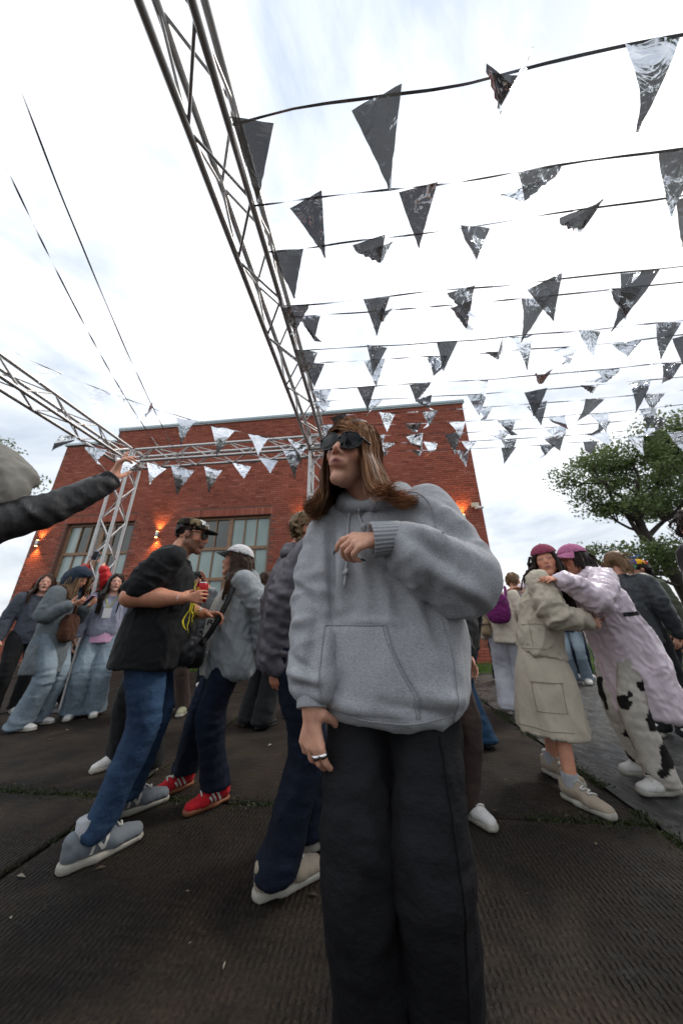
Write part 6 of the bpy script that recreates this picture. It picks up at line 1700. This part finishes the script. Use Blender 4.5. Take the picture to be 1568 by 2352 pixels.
bag("purple knitted backpack on the person in cream fleece", Bp.L(-.02, -.21, 1.16), (.27, .17, .36), Bp.B, f_("purple_knit", (104, 34, 92), var=.15, grain=70, bump=1.2), "backpack", strap=[Bp.L(.10, -.13, 1.3), Bp.L(.11, -.02, 1.43), Bp.L(.11, .12, 1.3)], cat="backpack")
bag("tan canvas bag at the hip of the person in cream fleece", Bp.L(-.20, -.02, .93), (.14, .24, .22), Bp.B, tan_canvas, "canvas_bag", strap=[Bp.L(-.20, 0, 1.02), Bp.L(-.1, .1, 1.2), Bp.L(.08, .02, 1.43)])
simple("short haired fair person beside the purple backpack", (2.45, 4.35), 60, 1.66, f_("sand_cotton", (168, 150, 128), wrinkle=.4), black_cotton, white_leather, white_rub, h_fair, .05, group="people at the right")

# ---- woman in beige
Be = Person("woman in beige cropped jacket and long cargo skirt with maroon cap", (1.40, 2.39), 136, 1.555, "people at the right", hip=(-.02, .03, .03), lean=(-.055, .11), twist=-6, head=(80, -2, 5), headoff=(-.05, .02, -.01),
    feet=((.150, .085, 22), (-.145, -.085, 22)), wr={1: np.array([1.66, 2.16, .985]), -1: np.array([1.86, 2.44, 1.03])}, pole={1: np.array([-1, -.3, -.4]), -1: np.array([0, 1, -.6])}, hk=1.08)
body(Be, .0074, {1: dict(d=(.9, .1, -.1), n=(0, .9, 0), curl=.5)}, skin=np.array(rgb((208, 152, 126))), smile=1.1, legr=(.045, .042, .050, .036), lips=(.34, .13, .12))
bt = top(Be, "jacket", beige_twill, .80, [(.80, .20, .155, .005), (.9, .20, .155, .005), (1.05, .19, .148, .005), (1.2, .185, .14, .005), (1.3, .178, .12, 0), (1.375, .14, .085, 0)], sleeves=(.080, .084, .086, .078, .056), over=-.02, vox=.0088, fold=1.7, seed=91, shr=.072, armfold=1.8)
skirt(Be, "skirt", beige_twill, [.90, .75, .58, .40, .33], [.165, .20, .22, .235, .24], [.135, .175, .20, .215, .22], .0095, 1.0, 6)
psk = Proj(Be.skV, Be.skQ)
V, Q = [], []
for (z0, z1, hwid) in ((.665, .615, .085),):
    n, m = 12, 6; A = []
    for z in np.linspace(z0, z1, m):
        for x in np.linspace(-hwid, hwid, n):
            p = Be.L(.5, .07 + x, z); h = psk.hit(p, -Be.B[:, 0]); A.append(h[0] + h[1] * .008 if h else p)
    A = np.array(A); i = np.arange(m * n).reshape(m, n); Be.put("pocket_flap", A, np.stack([i[:-1, :-1], i[:-1, 1:], i[1:, 1:], i[1:, :-1]], -1).reshape(-1, 4), beige_twill)
sb = f_("beige_seam", (150, 140, 122))
for pts in ([Be.L(.5, -.01, .66), Be.L(.5, -.005, .45)], [Be.L(.5, .15, .66), Be.L(.5, .15, .45)], [Be.L(.5, -.01, .45), Be.L(.5, .15, .45)], [Be.L(.5, -.15, .352), Be.L(.5, .0, .352), Be.L(.5, .16, .352)]):
    seam(Be, psk, pts if len(pts) > 2 else [pts[0], (np.array(pts[0]) + pts[1]) / 2, pts[1]], -Be.B[:, 0], sb, "stitched_edge", .0024)
pbt = Proj(Be.topV, Be.topQ)
for pts in ([Be.L(.5, .04, 1.0), Be.L(.5, .04, .9), Be.L(.5, .04, .83)], [Be.L(.5, -.1, .815), Be.L(.5, .0, .815), Be.L(.5, .12, .815)], [Be.L(.5, -.02, .97), Be.L(.5, .06, .975), Be.L(.5, .12, .97)]):
    seam(Be, pbt, pts, -Be.B[:, 0], sb, "jacket_seam", .0024, bt)
for sd in (1, -1):
    shoe(Be, sd, beige_suede, white_rub, white_lace, 1.12, stripe=[([(-.05, .030), (.02, .026), (.10, .026)], .008)], stripe_mat=white_rub)
    cuff(Be, sd, Be.an[sd] - EZ * .02, Be.an[sd] + EZ * .055 + (Be.kn[sd] - Be.an[sd]) * .02, .041, .040, sock_m, "sock", 18)
hair(Be, h_dark, 1000, .46, 33, .0028, .009, 80, part=0, lift=.93, front=.06, back=.25)
cap_hat(Be, maroon_m, maroon_m, 180, 6, crown=(.095, .114, .099), brimlen=.06, up=.002)

# ---- person in the pink raincoat
Pk = Person("person in translucent pink raincoat and pink cap with hands on her friend's shoulder", (2.06, 2.44), 268, 1.575, "people at the right", hip=(0, -.02, 0), lean=(0, .12), head=(-4, -6, 0), headoff=(0, .03, -.015),
    wr={-1: np.array([1.545, 2.10, 1.265]), 1: np.array([1.52, 2.52, 1.24])}, pole={-1: np.array([.2, -.35, -1]), 1: np.array([.2, .5, -1])}, armscale=1.12, hk=1.08, feet=((.12, -.05, 5), (-.12, .08, -5)))
body(Pk, .0077, {-1: dict(d=(-1, .12, .06), n=(.1, .45, -.9), curl=(.2, .25, .28, .3), thumb=.1, spread=.10), 1: dict(d=(-1, 0, .15), n=(0, 0, -1), curl=.25)}, skin=np.array(rgb((202, 142, 114))))
pk_t = top(Pk, "raincoat", rain_film, .42, [(.42, .25, .21, -.06), (.7, .235, .20, -.04), (.9, .22, .185, -.025), (1.1, .21, .17, -.015), (1.27, .20, .15, -.01), (1.375, .15, .095, -.01)], sleeves=(.082, .086, .086, .080, .062), over=-.01, vox=.0092, fold=2.0, seed=101, shr=.074, hood=1.1, armfold=1.8)
pants(Pk, "trousers", cowm, (.095, .088, .082, .085, .09), .04, .0095, 1.2, seed=13)
me = bpy.data.objects[Pk.e.children[-1].name].data; P_ = Pk.pantV * 9; a_ = pn(P_ * np.array([1, 1, .8]) + 4) + .3 * pn(P_ * 2.4); cw_ = np.tile(rgb((196, 190, 180)), (len(P_), 1)); cw_[a_ > .22] = rgb((26, 24, 24)); set_col(me, "Col", cw_)
for sd in (1, -1): shoe(Pk, sd, white_leather, white_rub, white_lace, 1.08)
hair(Pk, h_dark, 500, .20, 37, .003, .009, 60, lift=.93, front=.09, back=.7)
cap_hat(Pk, pink_cap_m, pink_cap_m, 0, 3, crown=(.096, .116, .103), brimlen=.080, up=.002)
ppk = Proj(Pk.topV, Pk.topQ)
for pts in ([Pk.L(-.6, .06, 1.03), Pk.L(-.6, -.04, 1.04), Pk.L(-.6, -.16, 1.07)], [Pk.L(-.6, -.06, 1.18), Pk.L(-.6, -.11, 1.10), Pk.L(-.6, -.17, 1.03)]):
    q = ppk.ribbon(pts, Pk.B[:, 0], .028, 20, .004)
    if q: Pk.put("black_strap", q[0], q[1], black_nylon)

simple("person in red orange top, dark jeans and white trainers far back on the right", (4.58, 6.45), 200, 1.72, orange_knit, navy_denim, white_leather, white_rub, h_brown, .3, group="people at the right")
simple("brown haired person in dark padded jacket behind the pink raincoat", (2.98, 3.22), 62, 1.70, puffer, black_cotton, white_leather, white_rub, h_fair, .17, group="people at the right", hairkw=dict(front=.06, back=.3, gravity=.25))
Pp = simple("person in a multicoloured propeller cap at the right edge of the crowd", (3.62, 3.62), 285, 1.68, f_("olive_cotton", (70, 74, 60), wrinkle=.5), black_cotton, white_leather, white_rub, h_dark, .08, group="people at the right")
def panels(q):
    a = np.arctan2(q[:, 0], q[:, 1]); cs = np.array([rgb((176, 24, 30)), rgb((222, 168, 30)), rgb((28, 62, 132)), rgb((20, 128, 84)), rgb((176, 24, 30)), rgb((28, 62, 132))]); return cs[((a + math.pi) / (2 * math.pi) * 6).astype(int) % 6]
pc_, _, _ = cap_hat(Pp, propm, f_("green_twill", (24, 132, 92)), 0, 0, crown=(.090, .108, .094), colfn=panels)
c_, R_, k_ = Pp.capT; mb = MB(); mb.tube(np.array([c_ + R_ @ np.array([0, 0, .09]) * k_, c_ + R_ @ np.array([0, 0, .125]) * k_]) - Pp.base, .004, 6)
for s_ in (-1, 1): mb.box(c_ + R_ @ np.array([s_ * .045, 0, .125]) * k_ - Pp.base, (.085, .022, .004), R_ @ rotm('X', R(25 * s_)))
mb.build("propeller", plain("blue_plastic", rgb((30, 92, 190)), .35), pc_)
simple("person in white jacket and black trousers at the back by the lawn", (3.30, 5.35), 170, 1.66, white_cotton, black_cotton, white_leather, white_rub, h_brown, .22, group="people at the right")
simple("person in navy jacket and pale jeans far back beside the tree", (4.15, 5.9), 220, 1.74, navy_hood, light_denim, white_leather, white_rub, h_dark, .06, group="people at the right")
simple("person in tan coat standing far back at the building corner", (2.95, 6.2), 190, 1.68, tan_canvas, navy_denim, white_leather, white_rub, h_fair, .3, group="people at the right")
simple("person with dark curly hair and black coat at the right edge", (2.02, 1.55), 352, 1.60, black_nylon, black_cotton, blk_leather, blk_sole, h_dark, .24, group="people at the right", hairkw=dict(front=.055, back=.2, wave=.35, gravity=.2, spread=.5), vox=.0095)
bpy.context.view_layer.update()
